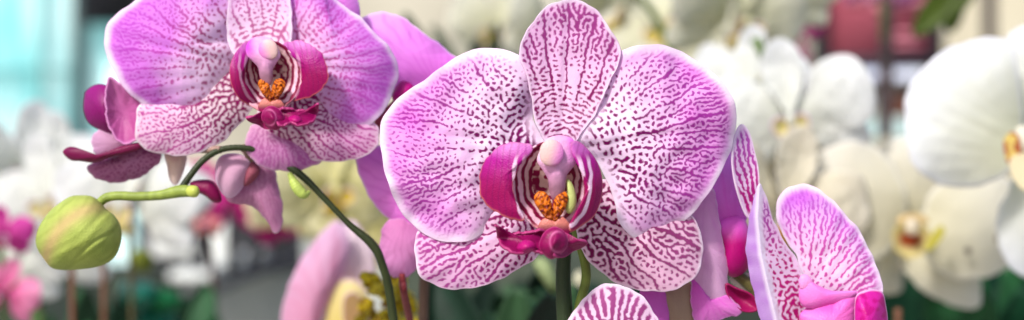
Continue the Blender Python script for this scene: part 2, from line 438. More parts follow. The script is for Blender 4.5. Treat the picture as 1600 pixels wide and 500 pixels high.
tag(pbox("planting_shelf", None, -300, 225, 432, 900, 1.7, .2, surf_mat("shade_green", (34, 44, 38), (66, 74, 58), 10, .8)), "dark green shelf beneath the green bud", "shelf")

def stake(px, y0, y1, d, rad, m, label, cat="stake", g=None):
    o = tube("stake", None, [(px, y0, d), (px + 1, (y0 + y1) / 2, d), (px, y1, d)], [rad] * 3, m, (100, 70, 50)); tag(o, label, cat, g); return o
stake(113, 410, 900, .66, .13, M_WOOD, "left brown wooden stake under the green bud", g="wooden stakes below the bud")
stake(162, 400, 900, .70, .13, M_WOOD, "right brown wooden stake under the green bud", g="wooden stakes below the bud")
stake(1384, -120, 214, 1.2, .62, M_BROWN, "thick dark stake in front of the red signboard")
stake(1403, 482, 900, .62, .16, M_WOOD, "short brown stake under the white bloom with brown centre")

tag(pbox("bench", None, 610, 1276, 398, 900, 1.5, .5, bpy.data.materials["shade_green"]), "added dark green backdrop low behind the main bloom", "bench")  # dark backdrop added to fill the gaps between leaves, not a real bench

# ------------------------------------------------------------------ leaves and plants
def leaf(parent, base, tip, width, col, sag=.0, name="leaf", m=None):
    """strap leaf between two points (px,py,d); width cm"""
    A = at(*base); B = at(*tip); ctrl = (A + B) / 2 + np.array([0, 0, sag])
    t = np.linspace(0, 1, 22)[:, None]; S = (1 - t) ** 2 * A + 2 * t * (1 - t) * ctrl + t ** 2 * B
    T = np.gradient(S, axis=0); T /= np.linalg.norm(T, axis=1)[:, None]
    side = np.cross(T, [0.25, 1, .3]); side /= np.linalg.norm(side, axis=1)[:, None]; up = np.cross(T, side)
    w = width / 100 * np.sin(np.pi * np.clip(t * .94 + .05, 0, 1)) ** .6
    u = np.linspace(-1, 1, 9)[None, :, None]
    V = S[:, None] + side[:, None] * u * w[:, None] + up[:, None] * (.35 * w[:, None] * u ** 2)
    n = 9; i, j = np.meshgrid(np.arange(21), np.arange(8), indexing='ij'); i = i.ravel(); j = j.ravel()
    q = np.stack([i * n + j, (i + 1) * n + j, (i + 1) * n + j + 1, i * n + j + 1], -1)
    V = V.reshape(-1, 3); nz = vnoise(np.tile(np.arange(9), 22), np.repeat(np.arange(22), 9), 2.2, int(abs(base[0])) % 11)[:, None]
    mid = np.tile(np.abs(np.linspace(-1, 1, 9)), 22)[:, None]
    c = lin(col)[None] * (.75 + .5 * nz) * np.where(mid < .2, 1.25, 1)
    o = mesh_np(name, V, q, c, parent, m or LEAF)
    s = o.modifiers.new("thickness", 'SOLIDIFY'); s.thickness = .001
    return o
rnd = random.Random(4)
def leafy(label, box_, d0, d1, n, col, cols=None, cat="plant", seed=1, wid=(1., 2.)):
    r = random.Random(seed); x0, x1, y0, y1 = box_
    e = empty("leafy_plant", at((x0 + x1) / 2, y1, (d0 + d1) / 2)); tag(e, label, cat)
    for i in range(n):
        d = r.uniform(d0, d1); bx = r.uniform(x0, x1); by = y1 + r.uniform(0, 60)
        tx = bx + r.uniform(-90, 90); ty = r.uniform(y0, y0 + (y1 - y0) * .6)
        c = r.choice(cols) if cols else col
        leaf(e, (bx, by, d), (tx, ty, d + r.uniform(-.05, .05)), r.uniform(*wid), c, r.uniform(-.01, .03))
    return e
GR = [(18, 42, 30), (24, 54, 34), (12, 32, 24), (48, 78, 50)]
leafy("dark green strap leaves under the main bloom", (735, 960, 425, 640), .60, .95, 120, None, GR, seed=3, wid=(.7, 1.6))
leafy("dark glossy green leaves at the lower right corner", (1380, 1640, 400, 640), .72, 1.0, 90, None, [(20, 62, 40), (14, 50, 34), (36, 84, 50)], seed=5, wid=(1.0, 2.2))
leafy("green leaves beneath the bud and stakes", (60, 300, 440, 640), .8, 1.2, 34, None, [(40, 84, 50), (28, 60, 40), (60, 100, 60)], seed=8, wid=(.7, 1.5))
leafy("dark narrow leaves above the main left petal", (700, 790, 20, 150), .95, 1.1, 9, None, [(34, 58, 36), (24, 46, 30)], seed=11, wid=(.5, .9))
lf = empty("hanging_leaves", at(1480, -10, .9)); tag(lf, "olive green leaves hanging at the top right before the signboard", "leaves")
for b, t, w in (((1510, -40, .9), (1428, 54, .9), .9), ((1492, -50, .92), (1486, 50, .92), .8), ((1530, -50, .9), (1468, 36, .9), .8)):
    leaf(lf, b, t, w, (66, 82, 26))
wr = empty("plant_wrap", at(240, 500, .95)); tag(wr, "crumpled teal green wrap behind the wooden stakes", "wrap")
for i, (x, y, w, h) in enumerate(((215, 462, 40, 26), (256, 470, 32, 24), (236, 500, 56, 34), (200, 500, 30, 30))):
    a = np.linspace(0, 2 * np.pi, 12, endpoint=False)
    blob("fold", wr, [(x + w * math.cos(q) * rnd.uniform(.7, 1.1), y + h * math.sin(q) * rnd.uniform(.7, 1.1)) for q in a], pxmap(.95 + .01 * i), LEAF if i % 2 else M_TEAL, (24, 120, 70), thick=2.)
tag(blob("leaf_tuft", None, [(205, 396), (222, 390), (238, 400), (236, 420), (216, 424), (202, 412)], pxmap(.8), LEAF, (112, 122, 40), thick=1.), "small olive green bud beneath the white bloom at left", "bud")

# ------------------------------------------------------------------ background blooms built in their own frame
DORS = [(-.12, .3), (-.7, 1.3), (-1.15, 2.6), (-.95, 3.9), (0, 4.6), (.95, 3.9), (1.15, 2.6), (.7, 1.3), (.12, .3)]
LATR = [(.15, .25), (.9, 1.5), (2.1, 2.75), (3.6, 2.9), (4.7, 2.0), (5.0, .6), (4.4, -.7), (3.1, -1.3), (1.7, -1.0), (.5, -.25)]
def rot2(P, a): c, s = math.cos(a), math.sin(a); return [(x * c - y * s, x * s + y * c) for x, y in P]
def generic_bloom(parent, ctr, size, yaw, pitch, roll, c_in, c_out, c_lip, c_mid, seed=0, label=None, name="bloom", parts=True):
    r = random.Random(seed); p = at(*ctr)
    b = empty(name, p, parent)
    if label: b["label"] = label
    sc = size / 5.0
    Mt = Matrix.Translation(Vector(p)) @ Matrix.Rotation(math.radians(yaw), 4, 'Z') @ Matrix.Rotation(math.radians(pitch), 4, 'X') @ Matrix.Rotation(math.radians(roll), 4, 'Y')
    def S(P): return [(x * sc * r.uniform(.96, 1.04), y * sc * r.uniform(.96, 1.04)) for x, y in P]
    f = lambda L, s: washed(c_in, c_out, (0, 0), L * sc, s, veins=16, amp=.12, rimc=c_out)
    kw = dict(n=56, k=14, thick=.07, lump=.06)
    M0 = Mt @ Matrix.Translation((0, .004, 0))
    sheet("sepal", b, S(DORS), matmap(M0), WHITE, f(4.6, seed), tilt=(0, .25), bowl=-.25, ruf=(.06, 4, seed), **kw)
    for a in (118, -118):
        sheet("sepal", b, S(rot2(DORS, math.radians(a + r.uniform(-6, 6)))), matmap(M0), WHITE, f(4.6, seed + 1), bowl=.3, ruf=(.07, 5, seed + a), **kw)
    for sgn in (1, -1):
        sheet("petal", b, S([(sgn * x, y) for x, y in LATR]), matmap(Mt), WHITE, f(5., seed + 2), tilt=(sgn * -.3, 0), bowl=.35, ruf=(.12, 4, seed + sgn), **kw)
    M1 = Mt @ Matrix.Translation((0, -.012 * sc, 0))
    lobe = [(.1, -.1), (.55, .35), (1.0, .15), (.95, -.55), (.45, -.8)]
    for sgn in (1, -1):
        sheet("lip_lobe", b, S([(sgn * x, y) for x, y in lobe]), matmap(M1), WHITE, washed(c_mid, c_lip, (0, -.4), 1.2, 3), tilt=(sgn * -1.2, 0), bowl=-.3, n=32, k=8, thick=.06)
    sheet("lip", b, S([(-.25, -.4), (.25, -.4), (.8, -1.2), (.25, -1.8), (0, -1.55), (-.25, -1.8), (-.8, -1.2)]), matmap(M1), WHITE, washed(c_mid, c_lip, (0, -.4), 1.5, 3), tilt=(0, -.6), bowl=.25, n=32, k=8, thick=.06)
    blob("column", b, S([(-.22, -.2), (0, -.45), (.22, -.2), (.28, .25), (0, .5), (-.28, .25)]), matmap(M1), WHITE, c_in, thick=.3, n=28, k=8)
    return b
WHITE = petal_mat("white_petal", trans=.48, gloss=.25, rough=.5, grain=.03)
CREAM = ((218, 217, 182), (230, 229, 218), (232, 226, 150), (214, 190, 70))
PUREW = ((228, 230, 220), (238, 239, 241), (238, 236, 205), (220, 205, 110))
WARM = ((226, 219, 192), (235, 230, 218), (224, 196, 120), (200, 120, 60))
def plant(label, ox, oy, d, name="orchid_plant", cat="orchid"):
    e = empty(name, at(ox, oy, d)); tag(e, label, cat); return e
def pstem(parent, path, rad=.22, col=(86, 108, 52), name="stem"):
    return tube(name, parent, path, [rad] * len(path), GREEN, col)

# cream orchids, top centre
pl = plant("cream orchid plant crowded with blooms at the top between main bloom and signboard", 1080, 700, .8)
pstem(pl, [(1090, 900, .84), (1085, 500, .84), (1070, 200, .83), (1020, 20, .82), (900, -60, .8)])
for i, (x, y, d, s, yw, pt, rl) in enumerate(((1150, 30, .78, 4.6, 25, 20, 10), (1040, 55, .84, 4.8, -20, -10, -20), (955, 20, .86, 4.2, 40, 10, 30), (870, 60, .92, 4.0, 30, 0, 20),
        (1085, 150, .80, 4.6, -30, 15, 5), (1210, -10, .82, 4.0, -10, 20, 0), (1150, 200, .76, 4.2, 20, -15, 40), (1010, -10, .9, 4.5, 0, 30, 0), (780, 50, 1.05, 4.4, -20, 10, 10))):
    generic_bloom(pl, (x, y, d), s, yw, pt, rl, *CREAM, seed=20 + i)
# white orchids behind right
pl = plant("white orchid plant with round blooms between main bloom and the big white bloom", 1240, 700, .66)
pstem(pl, [(1262, 900, .70), (1258, 500, .70), (1240, 300, .69), (1215, 140, .68), (1180, 60, .68)])
generic_bloom(pl, (1236, 185, .66), 4.1, -12, 8, -10, *PUREW, seed=41, label="round white bloom with yellow centre left of the dark stake")
generic_bloom(pl, (1165, 150, .69), 3.9, -50, 5, 8, *PUREW, seed=42)
generic_bloom(pl, (1225, 330, .64), 4.4, 15, 5, 15, *WARM, seed=43)
generic_bloom(pl, (1180, 270, .70), 4.2, -20, 20, -15, *WARM, seed=44)
generic_bloom(pl, (1330, 350, .70), 4.6, 10, -10, 25, *WARM, seed=45)
# left whites
pl = plant("white orchid plant with blooms behind the green bud at far left", 60, 700, .85)
pstem(pl, [(64, 900, .88), (62, 500, .88), (50, 300, .87), (80, 190, .86)])
for i, (x, y, d, s, yw, pt, rl) in enumerate(((40, 268, .84, 4.6, 20, 10, 10), (85, 310, .80, 4.2, -15, 10, -20), (30, 345, .88, 4.4, 30, -5, 30), (95, 262, .9, 4.0, -20, 20, 5), (70, 400, .86, 4.2, 10, 0, -10), (10, 420, .82, 3.6, 20, 0, 0))):
    generic_bloom(pl, (x, y, d), s, yw, pt, rl, *PUREW, seed=60 + i)
pl = plant("white orchid plant with yellow-centred bloom right of the green bud", 200, 700, .72)
pstem(pl, [(205, 900, .76), (206, 500, .76), (204, 360, .75), (212, 300, .75)], .11, (84, 74, 48))
generic_bloom(pl, (200, 322, .74), 4.2, -10, 5, 0, *PUREW, seed=71)
generic_bloom(pl, (235, 290, .80), 3.6, 15, 10, 30, *PUREW, seed=72)
pl = plant("cream yellow orchid plant glimpsed behind the arching stem", 560, 700, .75)
pstem(pl, [(560, 900, .79), (556, 520, .79), (545, 380, .78), (520, 300, .78)], .16)
for i, (x, y, d, s, yw, pt, rl) in enumerate(((520, 295, .76, 4.0, 20, 10, 0), (565, 350, .8, 4.2, -20, 10, 30), (610, 330, .84, 3.8, 10, 0, -20), (455, 330, .95, 3.2, 10, 0, 10))):
    generic_bloom(pl, (x, y, d), s, yw, pt, rl, (232, 226, 160), (240, 236, 206), (232, 214, 90), (220, 196, 60), seed=80 + i)
# magenta ones
MGT = ((150, 10, 100), (196, 40, 140), (150, 0, 90), (220, 120, 150))
pl = plant("magenta orchid plant at the left edge beside white blooms", 0, 700, .7)
pstem(pl, [(8, 900, .73), (6, 500, .72), (2, 350, .72)], .16)
generic_bloom(pl, (0, 370, .7), 1.7, 20, 0, 0, (200, 60, 150), (232, 90, 190), (150, 0, 90), (220, 120, 150), seed=90)
generic_bloom(pl, (2, 458, .7), 2.0, -10, 0, 20, (214, 70, 150), (240, 170, 205), (190, 20, 130), (220, 120, 150), seed=91)
pl = plant("magenta orchid plant behind the hanging mauve bloom", 330, 700, .95)
pstem(pl, [(340, 900, 1.0), (336, 520, 1.0), (330, 400, .99), (318, 330, .98)], .18, (90, 60, 50))
for i, (x, y, s) in enumerate(((290, 318, 3.2), (352, 312, 3.4), (400, 322, 3.4), (440, 318, 2.8))):
    generic_bloom(pl, (x, y, .95 + .02 * i), s, 15 * (i - 1.5), 10, 20 * i, (196, 30, 130), (220, 60, 160), MGT[2], MGT[3], seed=95 + i)
generic_bloom(pl, (322, 352, .9), .95, 0, -20, 0, (220, 130, 140), (232, 170, 160), (190, 30, 110), (220, 120, 150), seed=99)
pl = plant("dark magenta orchid plant at the left edge of the red signboard", 1250, 700, 1.3)
pstem(pl, [(1262, 900, 1.34), (1262, 400, 1.33), (1250, 150, 1.33), (1244, 20, 1.33)], .22, (70, 50, 50))
for i, (x, y, s) in enumerate(((1246, 4, 1.9), (1252, 44, 1.9), (1244, 84, 1.6), (1256, -26, 2.0))):
    generic_bloom(pl, (x, y, 1.3), s, 20 * (i - 1), 10, 15 * i, *MGT, seed=110 + i)
pl = plant("lilac orchid plant topping the thick dark stake", 1370, -60, 1.15)
pstem(pl, [(1380, 60, 1.18), (1378, 10, 1.18), (1360, -30, 1.17)], .2)
generic_bloom(pl, (1350, -8, 1.15), 1.5, 10, 20, 0, (190, 110, 170), (216, 160, 206), MGT[2], MGT[3], seed=120)
generic_bloom(pl, (1396, -12, 1.15), 1.7, -10, 20, 30, (150, 70, 140), (200, 130, 190), MGT[2], MGT[3], seed=121)

pl = plant("pale closed orchid buds on a thin stalk behind the main bloom's lower stem", 880, 700, .60, "bud_stalk", "orchid")
pstem(pl, [(890, 900, .62), (888, 560, .62), (884, 470, .615), (868, 440, .61), (856, 430, .60)], .12, (70, 90, 46))
blob("bud", pl, [(834, 408), (846, 402), (860, 410), (872, 436), (874, 456), (862, 458), (848, 440), (838, 424)], pxmap(.60), WHITE, (176, 190, 140), thick=.8, n=50, k=12)
blob("bud", pl, [(898, 428), (906, 422), (914, 430), (914, 452), (906, 464), (898, 456), (895, 440)], pxmap(.63), WHITE, (220, 216, 190), thick=.7, n=50, k=12)
# small mustard blossoms low centre
pl = plant("mustard yellow small-flowered orchid sprig beside the mauve petal", 610, 560, .56, "orchid_sprig")
pstem(pl, [(640, 620, .58), (622, 500, .58), (606, 420, .58), (598, 400, .58)], .12, (60, 60, 30))
r = random.Random(9)
for i in range(40):
    x, y = r.uniform(566, 656), r.uniform(425, 520)
    if x > 630 and y < 455: continue
    d = r.uniform(.53, .58); w = r.uniform(10, 17)
    pts = [(x + w * math.cos(q) * r.uniform(.6, 1.15), y + w * .9 * math.sin(q) * r.uniform(.6, 1.15)) for q in np.linspace(0, 2 * np.pi, 9, endpoint=False)]
    cc = lin(r.choice([(214, 196, 24), (196, 172, 20), (176, 150, 30), (222, 208, 70)]))
    def cf(X, Y, R, cc=cc, i=i): v = (vnoise(X, Y, 4, i) > .72)[:, None]; return np.where(v, lin((120, 76, 24)), cc)
    sheet("blossom", pl, pts, pxmap(d), WHITE, cf, tilt=(r.uniform(-1, 1), r.uniform(-1, 1)), bowl=.3, ruf=(.2, 5, i), n=36, k=8)

# ------------------------------------------------------------------ big white blooms, right
pl = plant("white orchid plant with the two largest white blooms at the right edge", 1600, 800, .60)
pstem(pl, [(1640, 900, .66), (1640, 600, .66), (1625, 400, .66), (1610, 240, .65)])
pstem(pl, [(1625, 400, .66), (1560, 350, .67), (1450, 350, .66)], .15, name="flower_stalk")
b = empty("bloom", at(1595, 230, .58), pl); b["label"] = "large white bloom cut by the right edge"
WF = lambda bx, by, L, s=1: washed((224, 224, 196), (236, 238, 243), (bx, by), L, s, veins=14, amp=.10, rimc=(240, 240, 245))
sheet("petal", b, [(1413, 180), (1420, 138), (1440, 108), (1470, 82), (1515, 64), (1550, 58), (1580, 70), (1592, 120), (1598, 190), (1600, 232), (1575, 268), (1540, 288), (1496, 292), (1455, 282), (1424, 250)], pxmap(.58), WHITE, WF(1600, 230, 190), bowl=.7, ruf=(.18, 4, 1), n=120, k=26, groove=((1600, 230), (1430, 160), .05))
sheet("sepal", b, [(1572, 68), (1600, 40), (1650, 30), (1700, 60), (1700, 140), (1660, 200), (1610, 225), (1590, 160)], pxmap(.592), WHITE, WF(1600, 230, 190), bowl=.5, ruf=(.1, 4, 1), n=90, k=20)
sheet("sepal", b, [(1575, 300), (1560, 330), (1560, 380), (1592, 430), (1640, 420), (1660, 340), (1630, 270), (1600, 250)], pxmap(.594), WHITE, WF(1600, 230, 190), bowl=.5, n=90, k=20)
blob("column", b, [(1586, 205), (1600, 196), (1618, 208), (1616, 236), (1596, 240)], pxmap(.568), WHITE, (240, 236, 220), thick=.5)
def wlip(X, Y, R):
    v = (vnoise(X, Y, 6, 2) > .5)[:, None]; return np.where(v, lin((186, 110, 70)), lin((228, 206, 120)))
sheet("lip_lobe", b, [(1568, 222), (1580, 206), (1592, 214), (1596, 240), (1590, 262), (1574, 254)], pxmap(.566), WHITE, wlip, tilt=(-1, 0), n=40, k=10)
sheet("lip", b, [(1578, 250), (1600, 240), (1630, 252), (1626, 290), (1604, 300), (1584, 280)], pxmap(.562), WHITE, (232, 222, 190), tilt=(0, -1), n=40, k=10)

b = empty("bloom", at(1430, 370, .66), pl); b["label"] = "white bloom with orange brown centre below the largest white bloom"
WF2 = lambda bx, by, L: washed((226, 221, 192), (235, 232, 223), (bx, by), L, 3, veins=14, amp=.10, rimc=(244, 242, 236))
sheet("petal", b, [(1412, 350), (1380, 400), (1340, 408), (1290, 392), (1256, 350), (1250, 300), (1268, 250), (1305, 226), (1350, 222), (1390, 250), (1415, 300)], pxmap(.655), WHITE, WF2(1425, 365, 180), bowl=.6, ruf=(.15, 4, 1), n=110, k=24)
sheet("sepal", b, [(1400, 340), (1372, 290), (1370, 250), (1400, 216), (1450, 214), (1480, 250), (1470, 300), (1440, 345)], pxmap(.668), WHITE, WF2(1425, 365, 150), bowl=.4, n=90, k=20)
sheet("petal", b, [(1436, 350), (1456, 300), (1500, 270), (1556, 272), (1600, 300), (1612, 350), (1594, 398), (1550, 430), (1500, 436), (1462, 420), (1440, 390)], pxmap(.65), WHITE, WF2(1425, 365, 180), bowl=.6, ruf=(.15, 5, 1), n=110, k=24)
sheet("sepal", b, [(1404, 392), (1412, 420), (1432, 446), (1466, 468), (1500, 480), (1528, 481), (1533, 450), (1526, 430), (1480, 410), (1440, 380)], pxmap(.672), WHITE, WF2(1425, 365, 140), bowl=.4, n=90, k=20)
sheet("sepal", b, [(1412, 380), (1400, 400), (1386, 440), (1370, 460), (1362, 430), (1362, 400), (1380, 370), (1400, 365)], pxmap(.674), WHITE, WF2(1425, 365, 140), bowl=.4, n=60, k=16)
def blip(X, Y, R):
    t = sst(.45, .95, np.hypot((X - 1422) / 26, (Y - 374) / 18))[:, None]; return lin((176, 78, 40)) * (1 - t) + lin((224, 210, 150)) * t
sheet("lip", b, [(1394, 372), (1402, 352), (1424, 346), (1448, 356), (1456, 376), (1440, 398), (1420, 404), (1402, 394)], pxmap(.642), WHITE, blip, bowl=-.4, n=60, k=16)
sheet("lip_lobe", b, [(1446, 384), (1456, 366), (1470, 352), (1476, 362), (1466, 380), (1452, 392)], pxmap(.638), WHITE, (214, 206, 96), n=40, k=8)
sheet("lip_lobe", b, [(1400, 346), (1412, 334), (1440, 334), (1452, 346), (1440, 352), (1412, 352)], pxmap(.640), WHITE, (226, 206, 160), n=40, k=8)
blob("column", b, [(1414, 350), (1424, 340), (1436, 350), (1434, 366), (1418, 366)], pxmap(.634), WHITE, (236, 226, 206), thick=.4)
for x, y in ((1512, 392), (1560, 372)): blob("dark_spot", b, [(x - 6, y), (x, y - 6), (x + 7, y - 1), (x + 2, y + 7)], pxmap(.647), WHITE, (150, 142, 128), thick=.04, n=20, k=5)

# ------------------------------------------------------------------ pale pink bloom, low left of centre
pl = plant("pale pink orchid plant with cream yellow centre at the bottom left of centre", 540, 800, .55)
pstem(pl, [(560, 900, .65), (560, 700, .65), (548, 520, .64), (540, 470, .63)], .2)
b = empty("bloom", at(540, 480, .60), pl)
PK = lambda bx, by, L: washed((230, 160, 192), (224, 190, 220), (bx, by), L, 3, veins=14, amp=.4, rimc=(236, 208, 230), vein_c=(220, 140, 180))
sheet("petal", b, [(438, 520), (441, 490), (448, 458), (458, 430), (474, 402), (494, 374), (512, 354), (528, 346), (541, 358), (546, 384), (536, 424), (520, 452), (508, 480), (496, 520), (486, 580), (450, 580)], pxmap(.60), WHITE, PK(520, 520, 170), bowl=.5, ruf=(.12, 4, 1), n=110, k=22, groove=((515, 520), (530, 350), .08))
sheet("petal", b, [(520, 440), (534, 400), (534, 362), (548, 344), (570, 366), (585, 400), (582, 440), (566, 466), (530, 474)], pxmap(.612), WHITE, washed((240, 210, 214), (240, 224, 232), (540, 500), 120, 3), bowl=.3, n=70, k=16)
sheet("sepal", b, [(520, 452), (530, 440), (552, 436), (570, 452), (574, 490), (560, 540), (520, 560), (500, 540), (508, 490)], pxmap(.603), WHITE, washed((224, 206, 110), (238, 226, 170), (540, 540), 100, 4), bowl=.4, n=70, k=16)
sheet("lip_lobe", b, [(536, 470), (550, 456), (566, 468), (570, 500), (556, 530), (540, 520)], pxmap(.592), WHITE, washed((204, 160, 116), (214, 186, 130), (540, 540), 100, 4), tilt=(1, 0), n=50, k=12)

# ------------------------------------------------------------------ spray one: arching stem, left bloom, side bloom, bud
s1 = plant("netted pink orchid spray on a dark arching stem with a green bud at left", 640, 800, .47, "orchid_spray", "orchid spray")
tube("stem", s1, [(640, 950, .475), (636, 700, .472), (612, 480, .469), (596, 410, .466), (580, 380, .465), (545, 350, .464), (505, 308, .463), (480, 282, .463), (455, 262, .464), (420, 240, .465), (380, 231, .462), (345, 234, .460), (318, 250, .458), (296, 276, .456), (283, 296, .455)],
     [.16, .15, .14, .13, .14, .095, .095, .11, .12, .10, .095, .095, .10, .10, .12], GREEN, (44, 52, 26), samples=140)
tube("bract", s1, [(452, 270, .458), (462, 290, .457), (474, 303, .457), (484, 300, .459)], [.06, .16, .16, .05], GREEN, (168, 186, 90))
tube("pedicel", s1, [(308, 299, .449), (298, 299, .4505), (280, 299, .452), (250, 305, .452), (215, 307, .452), (185, 306, .452), (166, 309, .452), (154, 318, .452)], [.13, .17, .19, .15, .14, .14, .14, .13], GREEN, (134, 150, 66), samples=60)
blob("node", s1, [(290, 298), (296, 290), (308, 291), (312, 300), (307, 308), (295, 307)], pxmap(.447), GREEN, (176, 186, 84), thick=.2, n=30, k=8)
def budc(X, Y, R):
    # seams of the folded sepals run from the stalk to the blunt tip
    u = ((X - 123) * .62 + (Y - 362) * .78) / 66; v = (-(X - 123) * .78 + (Y - 362) * .62) / 66
    s = vnoise(X, Y, 20, 4); a = u * 1.0 - .35 * v * v
    c = lin((146, 160, 76))[None] * (1 - s[:, None] * .5) + lin((180, 190, 98)) * s[:, None] * .5
    st = sst(.5, 1, np.cos(u * 20 + v * v * 4 + 2.2 * vnoise(X, Y, 24, 2)))[:, None] * .36
    c = c * (1 - st) + lin((128, 142, 58)) * st
    bl = (np.exp(-((a + .36) / .17) ** 2) * sst(-.9, .2, v + .5) * .75)[:, None]
    c = c * (1 - bl) + lin((176, 146, 104)) * bl
    return c
def budw(X, Y, R, T):
    u = ((X - 123) * .62 + (Y - 362) * .78) / 66; v = (-(X - 123) * .78 + (Y - 362) * .62) / 66
    return .006 * np.cos(u * 26 + v * v * 5) - .035 * np.exp(-((u - .42 - .25 * v * v) / .05) ** 2) - .035 * np.exp(-((u + .5 + .3 * v * v) / .06) ** 2)
BUD = petal_mat("bud_skin", trans=.0, gloss=.15, rough=.6, grain=.22, bump=.5)
blob("bud", s1, [(128, 305), (144, 307), (157, 316), (167, 328), (178, 336), (188, 352), (190, 372), (184, 394), (172, 408), (152, 417), (124, 421), (98, 422), (80, 418), (68, 404), (58, 388), (56, 372), (62, 352), (76, 332), (92, 318), (110, 307)], pxmap(.452), BUD, budc, thick=1.45, n=160, k=44, warp=budw)

# --- the open left bloom
b = empty("bloom", at(420, 120, .455), s1); b["label"] = "open bloom with orange throat at upper left"
LC = dict(wl=(7.2, 5.4), step=1.3, veinamp=.8)
Pm = [(361, 62), (366, 30), (362, -10), (345, -42), (300, -52), (255, -34), (214, 0), (185, 19), (168, 42), (164, 70), (172, 99), (188, 128), (214, 156), (240, 174), (269, 186), (295, 189), (314, 181), (327, 162), (336, 142), (350, 118), (372, 100), (374, 78)]
sheet("petal", b, Pm, pxmap(.447), PETAL, netted(Pm, (385, 105), 225, 11, PF_LAT, wash=1.25, washr=(.2, .8), veins=17, dark=lin((166, 8, 112)), outer=lin((190, 58, 196)), washc=lin((218, 128, 226)), strength=.85, **LC), c=(280, 70), bowl=.75, ruf=(.16, 4, 1.0), n=300, k=80, groove=((375, 100), (175, 60), .06))
Pm = [(441, 12), (438, -20), (452, -42), (486, -40), (521, -4), (560, 26), (582, 48), (605, 70), (618, 93), (621, 118), (614, 144), (602, 169), (583, 191), (558, 203), (532, 206), (510, 198), (497, 182), (492, 155), (490, 125), (478, 100), (456, 82), (448, 48)]
sheet("petal", b, Pm, pxmap(.449), PETAL, netted(Pm, (440, 110), 185, 12, PF_LAT, wash=1.1, washr=(.15, .8), veins=17, dark=lin((184, 20, 134)), outer=lin((204, 76, 206)), washc=lin((222, 138, 228)), strength=.8, **LC), c=(530, 90), bowl=.7, ruf=(.16, 4, 2.6), n=300, k=80, groove=((450, 105), (615, 110), .05))
Pm = [(356, 66), (356, 20), (360, -30), (380, -80), (412, -96), (440, -70), (452, -20), (456, 30), (452, 80), (425, 110), (385, 108)]
sheet("sepal", b, Pm, pxmap(.456), PETAL, netted(Pm, (412, 130), 210, 13, PF_DOR, wash=.5, veins=16, dark=lin((180, 40, 130)), outer=lin((186, 60, 170)), strength=.85, **LC), c=(405, 20), bowl=-.2, n=240, k=60)
Pm = [(220, 164), (212, 190), (213, 216), (226, 231), (250, 240), (282, 243), (314, 237), (346, 222), (368, 199), (388, 180), (400, 150), (390, 110), (360, 110), (330, 120), (290, 140), (250, 150)]
sheet("sepal", b, Pm, pxmap(.456), PETAL, netted(Pm, (405, 140), 190, 14, PF_LOW, wash=.3, veins=16, dark=lin((144, 12, 96)), outer=lin((182, 20, 146)), tissue=lin((246, 222, 236)), rim=.05, fade=(.93, .99), **LC), c=(300, 188), bowl=.3, ruf=(.06, 4, 0), n=260, k=64)
Pm = [(586, 194), (592, 216), (587, 233), (564, 245), (532, 252), (500, 251), (468, 240), (436, 222), (415, 204), (402, 180), (415, 140), (450, 120), (495, 140), (540, 180)]
sheet("sepal", b, Pm, pxmap(.456), PETAL, netted(Pm, (420, 140), 175, 15, PF_LOW, wash=.3, veins=16, dark=lin((150, 16, 104)), outer=lin((182, 36, 146)), tissue=lin((240, 206, 226)), rim=.05, fade=(.93, .99), **LC), c=(495, 205), bowl=.3, n=260, k=64)

